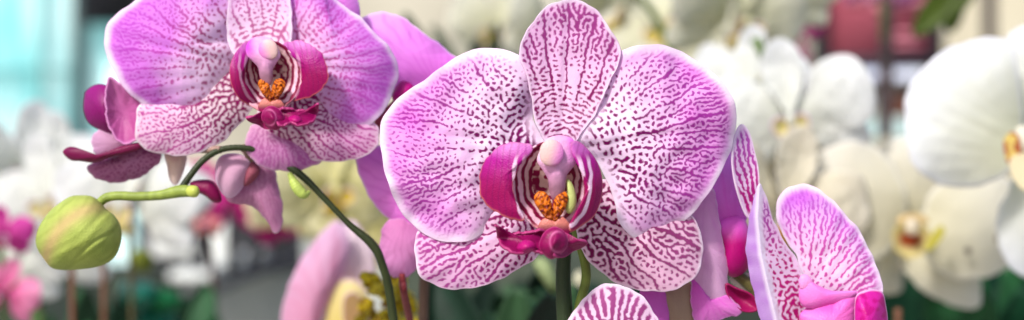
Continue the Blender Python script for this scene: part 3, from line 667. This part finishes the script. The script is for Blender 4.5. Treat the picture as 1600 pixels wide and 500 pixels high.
def build_lip(b, T, d, streak=1.0, seed=0):
    """lip and column; T maps the central bloom's pixel layout to this bloom's"""
    MP = lambda pts: [T(x, y) for x, y in pts]
    inv = T.inv
    def cm(f):
        def g(X, Y, R): x, y = inv(X, Y); return f(x, y, R)
        return g
    k = T.k
    def lobe_c(side):
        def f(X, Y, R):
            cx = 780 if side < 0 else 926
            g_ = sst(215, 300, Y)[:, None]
            c = lin((178, 8, 158)) * (1 - g_) + lin((150, 0, 86)) * g_  # violet top to crimson base; the violet sheen is painted in
            hl = (sst(252, 226, Y) * (.5 + .5 * vnoise(X, Y, 9, 3)) * .45)[:, None]  # pale lilac highlight along the upper edge, painted into the colour
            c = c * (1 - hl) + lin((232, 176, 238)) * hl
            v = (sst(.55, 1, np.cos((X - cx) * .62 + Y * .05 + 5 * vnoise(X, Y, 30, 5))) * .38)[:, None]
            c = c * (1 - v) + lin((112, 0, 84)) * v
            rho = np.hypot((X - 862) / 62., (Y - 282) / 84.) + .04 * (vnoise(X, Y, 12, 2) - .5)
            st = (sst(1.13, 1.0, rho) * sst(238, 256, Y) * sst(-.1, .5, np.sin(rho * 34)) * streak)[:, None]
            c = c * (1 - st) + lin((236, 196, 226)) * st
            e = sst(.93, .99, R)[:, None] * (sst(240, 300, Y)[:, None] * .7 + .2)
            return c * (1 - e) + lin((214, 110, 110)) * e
        return cm(f)
    # side lobes: upright, curled towards the viewer
    L1 = [(832, 233), (823, 224), (799, 223), (777, 232), (761, 248), (751, 272), (751, 300), (764, 323), (786, 336), (812, 345), (820, 341), (808, 322), (801, 292), (806, 268), (820, 248)]
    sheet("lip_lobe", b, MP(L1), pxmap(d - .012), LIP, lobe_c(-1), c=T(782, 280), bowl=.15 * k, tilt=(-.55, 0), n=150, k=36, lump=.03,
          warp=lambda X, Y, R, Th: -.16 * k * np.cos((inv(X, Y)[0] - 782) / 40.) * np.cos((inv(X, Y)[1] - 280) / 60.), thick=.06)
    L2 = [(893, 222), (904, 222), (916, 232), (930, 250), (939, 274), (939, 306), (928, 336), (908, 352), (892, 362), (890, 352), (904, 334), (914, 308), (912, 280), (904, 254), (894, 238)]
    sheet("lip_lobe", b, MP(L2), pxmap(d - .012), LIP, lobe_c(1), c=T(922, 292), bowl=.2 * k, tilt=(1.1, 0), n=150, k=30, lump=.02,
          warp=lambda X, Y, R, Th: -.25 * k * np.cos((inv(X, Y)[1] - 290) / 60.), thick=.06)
    # the cupped throat with its crimson stripes
    TH = [(830, 232), (815, 250), (803, 275), (800, 302), (808, 328), (828, 348), (850, 364), (872, 370), (896, 360), (914, 338), (922, 306), (918, 270), (906, 240), (880, 224), (852, 222)]
    def throat(X, Y, R):
        rho = np.hypot((X - 862) / 62., (Y - 282) / 84.); a = np.arctan2(Y - 282, X - 862)
        w = 1.6 * vnoise(X, Y, 11, 6 + seed) + .9 * vnoise(X, Y, 5, 2 + seed)
        st = sst(-.25 , .5, .5 * (vnoise(X, Y, 13, 3) - .5) + np.sin(rho * 34 + 1.3 * w + .25 * np.sin(a * 9)))
        base = lin((244, 196, 220)) * sst(.5, .9, rho)[:, None] + lin((214, 176, 170)) * (1 - sst(.5, .9, rho))[:, None]
        pig = lin((128, 6, 60)) * np.ones((len(X), 1))
        sp = sst(.38, .6, vnoise(X, Y, 6.5, 9 + seed))
        m_ = np.where(rho > .5, st, sp) * sst(1.04, .93, rho); m_ = m_[:, None]
        low = (sst(345, 360, Y) * .9)[:, None]
        c = base * (1 - m_) + pig * m_
        return c * (1 - low) + lin((232, 150, 160)) * low
    sheet("throat", b, MP(TH), pxmap(d - .009), LIP, cm(throat), c=T(862, 296), n=200, k=56, lump=.0, thick=.05,
          warp=lambda X, Y, R, Th: .5 * k * (1 - R ** 2))
    # column with its hood and anther cap
    CO = [(848, 226), (858, 215), (876, 211), (893, 216), (905, 232), (904, 250), (893, 264), (885, 276), (883, 296), (876, 312), (864, 312), (858, 298), (856, 280), (848, 266), (839, 250)]
    def colc(X, Y, R):
        g_ = sst(250, 300, Y)[:, None]; c = lin((224, 158, 206)) * (1 - g_) + lin((160, 112, 134)) * g_
        s = sst(880, 902, X)[:, None] * sst(270, 230, Y)[:, None]; c = c * (1 - s) + lin((206, 66, 206)) * s
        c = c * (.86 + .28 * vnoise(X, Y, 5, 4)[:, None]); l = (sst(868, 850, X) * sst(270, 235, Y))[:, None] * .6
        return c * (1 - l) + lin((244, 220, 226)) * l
    blob("column", b, MP(CO), pxmap(d - .0125), LIP, cm(colc), thick=.24 * k, c=T(870, 256), power=.8, n=90, k=24)
    blob("anther_cap", b, MP([(843, 238), (847, 225), (858, 218), (871, 220), (880, 232), (880, 246), (871, 257), (857, 259), (846, 252)]), pxmap(d - .016), LIP,
         cm(lambda X, Y, R: lin((226, 186, 184)) * (1 - sst(856, 880, X + .3 * (Y - 238)))[:, None] + lin((224, 130, 204)) * sst(856, 880, X + .3 * (Y - 238))[:, None]), thick=.12 * k, n=50, k=14)
    def cal(X, Y, R):
        v = np.abs(X - 862) * .9 - (Y - 300) * .75
        s = np.clip(sst(.0, .6, np.sin(v * .8 + 6 * vnoise(X, Y, 6, 4 + seed))) * .9 * sst(.2, .5, vnoise(X, Y, 3.4, 7 + seed)) + .5 * sst(318, 340, Y), 0, 1)[:, None]
        return lin((214, 112, 16)) * (1 - s) + lin((104, 14, 20)) * s
    bump = lambda X, Y, R, Th: .9 * (vnoise(*inv(X, Y), 3.6, 2 + seed) - .5)
    blob("callus", b, MP([(836, 318), (835, 306), (842, 299), (853, 301), (860, 312), (864, 328), (866, 344), (858, 346), (848, 336)]), pxmap(d - .0125), LIP, cm(cal), thick=.15 * k, n=60, k=18, warp=bump)
    blob("callus", b, MP([(864, 328), (866, 312), (874, 301), (884, 300), (888, 310), (884, 324), (876, 338), (868, 347), (864, 344)]), pxmap(d - .0127), LIP, cm(cal), thick=.15 * k, n=60, k=18, warp=bump)
    blob("lip_neck", b, MP([(846, 344), (856, 340), (866, 344), (878, 338), (890, 350), (892, 362), (880, 372), (864, 376), (848, 370), (840, 358)]), pxmap(d - .0125), LIP,
         cm(lambda X, Y, R: lin((206, 120, 110)) * (1 - sst(346, 362, Y))[:, None] + lin((168, 20, 96)) * sst(350, 368, Y)[:, None]), thick=.12 * k, n=50, k=14)
    # mid lobe: two pointed wings and the folded tip
    def mid(X, Y, R):
        v = sst(.2, 1, np.cos((X * .35 + Y * .8) * .42 + 1.6 * vnoise(X, Y, 20, 8)))[:, None] * .3
        c = lin((136, 2, 80)) * (1 - v) + lin((92, 0, 54)) * v
        e = sst(.9, 1, R)[:, None] * .5
        return c * (1 - e) + lin((214, 84, 150)) * e
    sheet("lip_wing", b, MP([(773, 353), (781, 361), (796, 366), (826, 362), (848, 360), (862, 366), (866, 384), (850, 396), (832, 391), (812, 397), (794, 392), (781, 380)]), pxmap(d - .016), LIP, cm(mid), c=T(820, 378), n=110, k=26, thick=.08,
          warp=lambda X, Y, R, Th: .32 * k * np.cos((inv(X, Y)[1] - 372) / 7.5) * R, tilt=(.5, -.4))
    sheet("lip_wing", b, MP([(872, 362), (888, 366), (904, 374), (918, 378), (908, 386), (896, 391), (880, 402), (866, 400), (862, 380)]), pxmap(d - .0155), LIP, cm(mid), c=T(884, 382), n=100, k=22, thick=.08, warp=lambda X, Y, R, Th: .25 * k * R * np.cos(Th * 2), tilt=(1., -.3))
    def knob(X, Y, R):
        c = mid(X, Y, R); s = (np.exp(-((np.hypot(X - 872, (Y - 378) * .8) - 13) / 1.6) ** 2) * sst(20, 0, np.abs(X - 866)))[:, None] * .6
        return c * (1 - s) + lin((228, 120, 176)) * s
    blob("lip_tip", b, MP([(845, 372), (852, 361), (866, 354), (880, 360), (887, 372), (886, 386), (874, 399), (861, 405), (849, 397), (842, 385)]), pxmap(d - .0185), LIP, cm(knob), thick=.30 * k, n=90, k=24, power=.8,
         warp=lambda X, Y, R, Th: .3 * np.cos((inv(X, Y)[0] - 866 + .5 * (inv(X, Y)[1] - 380)) / 4.5) * (1 - R))
    sheet("lip_fold", b, MP([(808, 388), (814, 379), (824, 376), (834, 380), (836, 388), (824, 394), (814, 396)]), pxmap(d - .0215), LIP, cm(lambda X, Y, R: lin((176, 16, 112)) * np.ones((len(X), 1)) * (1 - .0 * R[:, None])), bowl=.3 * k, n=40, k=10, thick=.06)
class TF:
    def __init__(s, a, b_, c, d_, cx, cy, k): s.p = (a, b_, c, d_, cx, cy); s.k = k
    def __call__(s, x, y):
        a, b_, c, d_, cx, cy = s.p; u, v = x - 860, y - 300
        return (cx + a * u + b_ * v, cy + c * u + d_ * v)
    def inv(s, X, Y):
        a, b_, c, d_, cx, cy = s.p; u, v = X - cx, Y - cy; D = a * d_ - b_ * c
        return 860 + (d_ * u - b_ * v) / D, 300 + (-c * u + a * v) / D
build_lip(b, TF(-.80, .07, .02, .76, 425, 124, .8), .447, streak=.35, seed=3)

# --- side-facing dark bloom at the left end of the spray
b = empty("bloom", at(200, 210, .475), s1); b["label"] = "side-facing dark magenta bloom at left"
tube("pedicel", b, [(345, 234, .460), (300, 232, .468), (262, 222, .474), (235, 214, .476)], [.12, .12, .13, .16], GREEN, (150, 120, 110))
sheet("petal", b, [(170, 122), (184, 128), (200, 139), (220, 158), (226, 190), (216, 216), (196, 226), (176, 210), (166, 180), (165, 145)], pxmap(.472), LIP, washed((158, 54, 122), (206, 118, 182), (215, 215), 95, 5, veins=10, amp=.3, rimc=(214, 140, 196)), bowl=-.4, n=90, k=20)
sheet("petal", b, [(133, 150), (136, 142), (150, 133), (166, 134), (176, 150), (182, 190), (178, 208), (160, 204), (140, 192), (132, 172)], pxmap(.468), LIP, washed((112, 4, 84), (140, 10, 112), (180, 200), 70, 6, veins=8, amp=.2, rimc=(130, 30, 110)), bowl=.5, tilt=(-.6, 0), n=90, k=20)
sheet("sepal", b, [(150, 206), (172, 204), (190, 212), (204, 222), (196, 240), (172, 246), (150, 240), (144, 222)], pxmap(.474), PETAL, washed((180, 120, 156), (214, 168, 204), (210, 222), 70, 7, amp=.1), bowl=.2, n=80, k=16)
Pm = [(136, 262), (150, 252), (172, 246), (186, 240), (206, 226), (226, 222), (240, 230), (252, 242), (244, 258), (222, 274), (196, 283), (168, 284), (148, 276)]
sheet("sepal", b, Pm, pxmap(.473), PETAL, netted(Pm, (236, 222), 105, 31, PF_LOW, wl=(6, 5), wash=.5, tissue=lin((196, 128, 172)), washc=lin((190, 110, 168)), dark=lin((140, 40, 100)), outer=lin((150, 50, 116)), strength=.7, rim=.03, step=1.6), bowl=.35, n=140, k=36)
blob("lip", b, [(98, 238), (106, 230), (118, 230), (128, 236), (142, 242), (166, 237), (196, 226), (224, 222), (222, 232), (200, 240), (178, 244), (150, 254), (126, 252), (110, 250)], pxmap(.468), LIP, washed((120, 20, 70), (108, 2, 66), (215, 225), 120, 4, amp=.2, rimc=(130, 10, 80)), thick=.35, c=(155, 243), n=90, k=20)
sheet("sepal", b, [(258, 238), (272, 240), (290, 240), (288, 262), (276, 288), (266, 280), (262, 260)], pxmap(.477), PETAL, washed((226, 196, 184), (236, 214, 206), (280, 236), 50, 4), bowl=.2, n=60, k=14)

# --- hanging bloom seen from behind, under the left bloom
b = empty("bloom", at(395, 240, .475), s1); b["label"] = "hanging mauve bloom seen from behind"
Pm = [(388, 204), (384, 230), (397, 252), (423, 264), (452, 267), (481, 262), (505, 248), (500, 225), (470, 205), (430, 195), (400, 195)]
sheet("petal", b, Pm, pxmap(.4585), PETAL, netted(Pm, (420, 190), 95, 32, PF_SMALL, wl=(6, 5), wash=.7, washr=(.0, .5), tissue=lin((222, 168, 204)), washc=lin((206, 134, 196)), dark=lin((176, 84, 150)), outer=lin((184, 74, 166)), strength=.75, rim=.03, step=1.6), bowl=.3, n=130, k=32)
Pm = [(376, 246), (400, 244), (423, 256), (433, 285), (440, 318), (441, 350), (432, 364), (422, 352), (412, 338), (396, 322), (374, 318), (356, 312), (352, 296), (362, 268)]
sheet("petal", b, Pm, pxmap(.478), PETAL, netted(Pm, (392, 246), 120, 33, PF_SMALL, wl=(6, 5), wash=.6, washr=(.0, .5), tissue=lin((206, 150, 184)), washc=lin((206, 140, 184)), dark=lin((180, 100, 150)), outer=lin((184, 100, 154)), strength=.5, rim=.03, step=1.8), bowl=.4, n=130, k=30)
sheet("sepal", b, [(342, 248), (355, 241), (376, 242), (390, 254), (387, 272), (376, 296), (362, 308), (350, 304), (340, 286), (337, 266)], pxmap(.466), PETAL, washed((222, 170, 200), (226, 184, 212), (365, 240), 70, 5, amp=.15), bowl=.35, n=90, k=20)
sheet("sepal", b, [(388, 256), (400, 256), (405, 268), (396, 282), (382, 290), (380, 276)], pxmap(.470), PETAL, (170, 92, 112), bowl=.2, n=50, k=12)
blob("lip", b, [(296, 286), (310, 281), (330, 282), (342, 296), (346, 314), (334, 316), (320, 306), (304, 298)], pxmap(.482), LIP, (130, 6, 74), thick=.3, n=60, k=14)
tube("pedicel", b, [(380, 231, .462), (384, 236, .468), (388, 244, .474), (392, 252, .476)], [.12, .11, .11, .12], GREEN, (130, 110, 90))

# ------------------------------------------------------------------ spray two: pink blooms behind, main bloom, bottom bloom
s0 = plant("plain violet pink orchid plant behind the main bloom's left petal", 640, 820, .50)
pstem(s0, [(664, 940, .52), (660, 700, .52), (662, 480, .515), (668, 300, .51), (660, 180, .505)], .18, (90, 70, 60))
b = empty("bloom", at(640, 150, .49), s0); b["label"] = "violet pink bloom with its petal rising behind the main bloom"
VP = lambda bx, by, L, s=1: washed((232, 112, 226), (238, 172, 242), (bx, by), L, s, veins=20, amp=.35, rimc=(242, 206, 248), vein_c=(214, 90, 212))
sheet("petal", b, [(566, 34), (576, 24), (592, 19), (612, 21), (637, 33), (670, 58), (700, 80), (724, 104), (716, 128), (690, 146), (650, 150), (618, 142), (596, 110), (576, 70)], pxmap(.487), PETAL, VP(690, 150, 170), bowl=.4, ruf=(.12, 3, 1), n=150, k=36)
sheet("petal", b, [(505, -6), (520, -30), (545, -20), (558, 0), (562, 22), (556, 34), (530, 20)], pxmap(.475), PETAL, VP(500, 30, 90), bowl=.3, n=80, k=18)
blob("lip", b, [(622, 132), (630, 126), (644, 132), (650, 146), (636, 156), (618, 160), (612, 148)], pxmap(.478), LIP, (176, 10, 120), thick=.3, n=50, k=12)
sheet("sepal", b, [(586, 188), (606, 166), (626, 150), (636, 160), (620, 190), (600, 215), (592, 204)], pxmap(.482), PETAL, (176, 84, 100), bowl=.2, n=60, k=14)
b = empty("bloom", at(640, 320, .49), s0); b["label"] = "violet pink bloom below, behind the main bloom"
sheet("petal", b, [(556, 246), (562, 236), (585, 228), (620, 240), (680, 300), (700, 350), (680, 384), (650, 374), (622, 356), (597, 332), (578, 308), (564, 280)], pxmap(.486), PETAL, washed((238, 124, 226), (240, 158, 236), (690, 330), 150, 4, veins=20, amp=.3, rimc=(244, 212, 246), vein_c=(206, 80, 200)), bowl=.4, ruf=(.1, 3, 0), n=150, k=36)
sheet("sepal", b, [(598, 358), (612, 342), (640, 348), (662, 372), (660, 402), (646, 424), (628, 434), (612, 430), (600, 412), (594, 386)], pxmap(.483), PETAL, washed((216, 132, 192), (224, 158, 212), (628, 340), 95, 5, veins=16, amp=.3, rimc=(222, 160, 210), vein_c=(186, 90, 160)), bowl=.3, n=110, k=26)
tube("pedicel", b, [(628, 428, .485), (629, 440, .486), (632, 460, .488), (645, 520, .51)], [.09, .12, .12, .12], GREEN, (120, 44, 50))

s2 = plant("netted white and magenta orchid plant with the large main bloom in the centre", 880, 820, .42, "orchid_spray", "orchid spray")
tube("stem", s2, [(900, 950, .43), (893, 700, .43), (884, 520, .428), (880, 430, .426), (884, 350, .424), (880, 290, .420)], [.26, .26, .25, .22, .2, .18], GREEN, (44, 58, 34))
tube("pedicel", s2, [(892, 560, .425), (905, 480, .424), (916, 430, .422), (906, 380, .418), (888, 330, .412), (870, 280, .406)], [.14, .14, .14, .14, .15, .2], GREEN, (104, 120, 50))
b = empty("bloom", at(862, 290, .40), s2); b["label"] = "large open bloom with white petals netted in magenta"
Pm = [(594, 214), (599, 182), (618, 159), (640, 141), (663, 125), (689, 105), (717, 87), (742, 79), (769, 75.5), (797, 80), (820, 93), (834, 109), (838, 128), (835, 157), (834, 188), (846, 214), (852, 228), (832, 262), (800, 296), (782, 322), (771, 340), (759, 358), (740, 373), (714, 380), (682, 374), (654, 358), (631, 335), (615, 310), (606, 284), (599, 252)]
sheet("petal", b, Pm, pxmap(.398), PETAL, netted(Pm, (858, 232), 268, 3, PF_LAT, wash=.8, veins=15, veinamp=.6, step=1.1, iters=11, wl=(8.2, 6.0), rim=.08), c=(722, 228), bowl=.55, ruf=(.2, 5, .6), lump=.07, n=600, k=120, groove=((850, 230), (598, 200), .07))
Pm = [(937, 106), (946, 93), (969, 80), (998, 71), (1026, 69), (1052, 77), (1078, 89), (1103, 105), (1126, 125), (1142, 150), (1149, 175), (1149.5, 195), (1144, 226), (1132, 256), (1118, 282), (1103, 307), (1088, 328), (1065, 348), (1036, 365), (1010, 374), (991, 372), (976, 361), (967, 345), (962, 319), (953, 290), (938, 262), (918, 240), (900, 222), (904, 204), (918, 186), (929, 166), (933, 134)]
sheet("petal", b, Pm, pxmap(.3975), PETAL, netted(Pm, (888, 236), 270, 4, PF_LAT, wash=.8, veins=15, veinamp=.6, step=1.1, iters=11, wl=(8.8, 6.1), rim=.08), c=(1040, 215), bowl=.55, ruf=(.2, 5, 2.2), lump=.07, n=600, k=120, groove=((895, 232), (1150, 190), .07))
Pm = [(812, 82), (816, 62), (829, 38), (846, 18), (862, 6), (886, -1), (908, 1), (930, 15), (947, 35), (960, 55), (970, 78), (962, 110), (948, 140), (930, 178), (912, 205), (896, 222), (860, 224), (845, 212), (836, 190), (832, 160), (824, 125), (815, 100)]
sheet("sepal", b, Pm, pxmap(.405), PETAL, netted(Pm, (874, 246), 250, 5, PF_DOR, wash=.25, veins=17, veinamp=.8, step=1.1, iters=11, wl=(6.6, 7.2), rim=.05, fade=(.93, .985), dark=lin((138, 0, 96)), outer=lin((158, 0, 130)), tissue=lin((246, 208, 240)), wob=.2), c=(888, 110), bowl=-.2, n=320, k=90, groove=((876, 230), (888, 0), .06))
Pm = [(655, 360), (649, 383), (649.5, 409), (654, 429), (673, 441), (698, 450.5), (727, 451.5), (759, 444), (791, 431), (820, 414), (838, 400), (862, 372), (872, 330), (850, 300), (810, 290), (770, 310), (730, 340), (690, 350)]
sheet("sepal", b, Pm, pxmap(.4045), PETAL, netted(Pm, (868, 318), 228, 6, PF_LOW, wash=.12, veins=15, veinamp=.75, step=1.1, iters=11, wl=(8.4, 7.2), rim=.04, fade=(.94, .985), dark=lin((140, 0, 96)), outer=lin((172, 8, 144)), tissue=lin((247, 206, 238)), wob=.3), c=(755, 385), bowl=.35, ruf=(.08, 4, 0), n=360, k=90, groove=((860, 320), (650, 420), .05))
Pm = [(898, 345), (901, 362), (905, 380), (915, 400), (934, 421), (959, 439), (988, 450), (1014, 455), (1039, 455.5), (1065, 447), (1087, 431), (1096, 412), (1097, 383), (1092, 356), (1080, 336), (1050, 310), (1010, 295), (970, 285), (940, 280), (915, 285), (900, 310)]
sheet("sepal", b, Pm, pxmap(.4045), PETAL, netted(Pm, (886, 300), 232, 8, PF_LOW, wash=.12, veins=15, veinamp=.75, step=1.1, iters=11, wl=(8.9, 7.4), rim=.04, fade=(.94, .985), dark=lin((124, 0, 78)), outer=lin((146, 0, 112)), tissue=lin((243, 204, 226)), wob=.3), c=(995, 370), bowl=.35, ruf=(.08, 4, 1), n=360, k=90, groove=((890, 305), (1095, 400), .05))
build_lip(b, TF(1, 0, 0, 1, 860, 300, 1.), .3975)
blob("green_piece", b, [(885, 282), (891, 282), (898, 296), (901, 314), (897, 329), (888, 334), (882, 322), (886, 304)], pxmap(.3865), LIP, lambda X, Y, R: lin((196, 206, 128))[None] * np.ones((len(X), 1)), thick=.16, n=50, k=12)  # pale green piece in the gap between column and right lobe

b = empty("bloom", at(960, 560, .392), s2); b["label"] = "lower bloom showing only its netted upper sepal at the bottom edge"
tube("pedicel", b, [(893, 700, .43), (915, 660, .42), (940, 620, .405), (958, 575, .398)], [.14] * 4, GREEN, (104, 120, 50))
Pm = [(886, 510), (892, 494), (903, 478), (919, 459), (936, 448), (953, 443), (971, 446), (992, 455), (1009, 470), (1021, 487), (1030, 504), (1034, 530), (1020, 570), (985, 610), (945, 612), (905, 575), (888, 540)]
sheet("sepal", b, Pm, pxmap(.390), PETAL, netted(Pm, (962, 630), 190, 9, PF_DOR, wash=.1, veins=20, veinamp=.8, step=1.2, wl=(10, 10.5), rim=.05, fade=(.9, .97), dark=lin((132, 0, 84)), outer=lin((156, 2, 124)), tissue=lin((248, 220, 242)), wob=.25), bowl=.3, n=260, k=70)

# ------------------------------------------------------------------ spray three: right bloom seen from the side and its neighbours
s3 = plant("violet pink orchid plant with a side-turned bloom at lower right of centre", 1260, 820, .43, "orchid_spray", "orchid spray")
tube("stem", s3, [(1240, 950, .45), (1232, 700, .45), (1215, 560, .448), (1190, 470, .446), (1165, 440, .444), (1140, 420, .443)], [.24, .24, .22, .2, .18, .16], GREEN, (96, 92, 52))
# backlit bloom directly behind the main bloom
b = empty("bloom", at(1120, 360, .435), s3); b["label"] = "lilac bloom half hidden behind the main bloom's right petal"
sheet("petal", b, [(1110, 290), (1124, 262), (1140, 236), (1150, 240), (1160, 300), (1168, 338), (1150, 360), (1120, 360), (1104, 330)], pxmap(.438), PETAL, washed((228, 96, 212), (232, 164, 242), (1150, 370), 130, 2, veins=12, amp=.3, rimc=(222, 150, 236)), bowl=.2, n=110, k=26)
sheet("petal", b, [(1092, 300), (1112, 294), (1120, 320), (1124, 352), (1131, 386), (1136, 420), (1136, 450), (1130, 470), (1112, 476), (1094, 455), (1080, 430), (1074, 380)], pxmap(.426), PETAL, washed((226, 168, 214), (230, 186, 222), (1100, 300), 160, 4, veins=10, amp=.3, rimc=(240, 214, 236), vein_c=(214, 130, 206)), bowl=.3, ruf=(.1, 3, 0), n=150, k=36)
sheet("sepal", b, [(1082, 432), (1096, 450), (1112, 466), (1134, 462), (1158, 482), (1152, 492), (1134, 496), (1110, 504), (1086, 500), (1080, 470)], pxmap(.428), PETAL, washed((224, 90, 206), (226, 140, 214), (1090, 440), 80, 5, veins=18, amp=.4, rimc=(232, 170, 226)), bowl=.2, n=120, k=26)
blob("lip", b, [(1122, 352), (1136, 340), (1158, 338), (1170, 356), (1176, 388), (1170, 418), (1150, 433), (1134, 426), (1126, 396), (1121, 372)], pxmap(.440), LIP,
     lambda X, Y, R: lin((228, 96, 206)) * (1 - sst(345, 385, Y))[:, None] + lin((176, 4, 112)) * sst(345, 385, Y)[:, None], thick=.6, n=90, k=22)
sheet("lip_fold", b, [(1134, 444), (1150, 450), (1176, 462), (1184, 484), (1160, 486), (1140, 468)], pxmap(.437), LIP, (150, 14, 84), bowl=-.3, n=60, k=14)
sheet("sepal", b, [(1036, 452), (1050, 450), (1072, 440), (1084, 452), (1084, 480), (1082, 530), (1046, 530), (1034, 490)], pxmap(.432), PETAL, washed((166, 138, 120), (176, 150, 128), (1060, 560), 110, 6, veins=6, amp=.3, rimc=(196, 150, 150)), bowl=.15, n=80, k=18)
sheet("sepal", b, [(1000, 458), (1010, 450), (1034, 450), (1044, 480), (1042, 530), (1020, 540), (1008, 500)], pxmap(.430), PETAL, (220, 110, 206), bowl=.15, n=80, k=18)
sheet("lip_fold", b, [(1140, 436), (1160, 428), (1186, 430), (1196, 450), (1180, 460), (1158, 452)], pxmap(.447), PETAL, (226, 214, 204), bowl=.15, n=60, k=14)

b = empty("bloom", at(1262, 470, .415), s3); b["label"] = "side-turned bloom with three netted petals and a pink lip"
tube("pedicel", b, [(1215, 560, .448), (1228, 540, .44), (1245, 520, .43), (1262, 500, .422)], [.14, .14, .14, .18], GREEN, (150, 140, 80))
Pm = [(1160, 194), (1168, 202), (1174, 216), (1180, 240), (1185, 262), (1187, 290), (1190, 320), (1186, 345), (1176, 345), (1165, 336), (1154, 308), (1146, 276), (1143, 244), (1147, 216), (1153, 200)]
sheet("sepal", b, Pm, pxmap(.420), PETAL, netted(Pm, (1184, 370), 178, 21, PF_SMALL, wash=.3, veins=30, veinamp=.6, step=.9, wl=(8, 7), rim=.10, dark=lin((196, 30, 140)), outer=lin((186, 60, 186)), washc=lin((226, 160, 230)), wob=.1), bowl=-.1, tilt=(1.2, 0), n=240, k=56)
Pm = [(1186, 287), (1192, 294), (1204, 335), (1212, 352), (1228, 382), (1246, 410), (1255, 434), (1260, 458), (1262, 490), (1260, 540), (1230, 560), (1204, 540), (1190, 500), (1179, 462), (1170, 414), (1166, 378), (1173, 338), (1180, 305)]
fn = netted(Pm, (1262, 492), 215, 22, PF_LAT, wash=.25, veins=24, veinamp=.4, step=1.0, wl=(7.6, 6.0), rim=.08, dark=lin((196, 14, 128)), outer=lin((180, 60, 180)), wob=.1)
def foldc(X, Y, R):
    c = fn(X, Y, R); edge = np.interp(Y, [287, 340, 400, 460, 520, 560], [1186, 1183, 1189, 1203, 1218, 1230])
    f = sst(5, -3, X - edge)[:, None]
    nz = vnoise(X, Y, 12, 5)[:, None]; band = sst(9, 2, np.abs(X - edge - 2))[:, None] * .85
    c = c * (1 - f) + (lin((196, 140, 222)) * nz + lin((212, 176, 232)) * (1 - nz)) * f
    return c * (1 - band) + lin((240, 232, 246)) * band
def foldw(X, Y, R, Th):
    edge = np.interp(Y, [287, 340, 400, 460, 520, 560], [1186, 1183, 1189, 1203, 1218, 1230])
    e = (X - edge) / 55.
    return np.where(e < 0, -e * 1.2, e * .9) 
sheet("petal", b, Pm, pxmap(.410), PETAL, foldc, c=(1206, 430), warp=foldw, n=320, k=80)
Pm = [(1214, 330), (1215, 314), (1222, 301), (1236, 291), (1256, 287), (1278, 296), (1302, 313), (1322, 336), (1344, 364), (1362, 398), (1373, 428), (1379, 455), (1378, 490), (1340, 510), (1290, 500), (1262, 480), (1256, 440), (1246, 401), (1230, 378), (1218, 355)]
sheet("petal", b, Pm, pxmap(.418), PETAL, netted(Pm, (1262, 478), 205, 23, ([0, .2, .4, .7, 1.], [.1, .4, .6, .7, .9], [-.4, -.6, -.5, -.25, -.2]), wash=.85, veins=17, step=1.0, wl=(7.2, 5.8), rim=.08, dark=lin((200, 24, 160)), outer=lin((190, 84, 206)), washc=lin((214, 120, 228)), strength=.9, wob=.1), c=(1298, 400), bowl=.35, tilt=(-.6, .3), ruf=(.12, 3, 1), n=320, k=84, groove=((1262, 470), (1320, 330), .07))
PKL = lambda a, c_: (lambda X, Y, R: lin(a) * (1 - vnoise(X, Y, 26, 4))[:, None] + lin(c_) * vnoise(X, Y, 26, 4)[:, None])
blob("column", b, [(1252, 442), (1262, 436), (1276, 444), (1300, 454), (1336, 455), (1330, 468), (1290, 480), (1258, 480), (1248, 464)], pxmap(.409), LIP, PKL((226, 84, 186), (234, 140, 214)), thick=.3, n=80, k=18)
blob("column_base", b, [(1248, 440), (1252, 430), (1262, 430), (1270, 440), (1264, 452), (1252, 452)], pxmap(.407), LIP, (238, 150, 214), thick=.12, n=40, k=12)
sheet("lip_lobe", b, [(1250, 500), (1258, 484), (1272, 474), (1296, 470), (1318, 459), (1334, 456), (1342, 462), (1340, 500), (1334, 540), (1260, 545)], pxmap(.400), LIP, PKL((214, 70, 176), (234, 130, 206)), bowl=.5, n=120, k=28, lump=.08)
def mg(X, Y, R):
    s = sst(.35, .7, vnoise(X + Y, Y - X, 9, 3))[:, None]; c = lin((184, 6, 124)) * (1 - s) + lin((200, 30, 150)) * s
    e = sst(.93, 1, R)[:, None]; return c * (1 - e) + lin((244, 190, 232)) * e
sheet("lip_lobe", b, [(1338, 464), (1350, 456), (1364, 453), (1378, 457), (1383, 476), (1386, 504), (1380, 545), (1338, 545), (1336, 500)], pxmap(.398), LIP, mg, bowl=.5, tilt=(.7, 0), n=120, k=28)
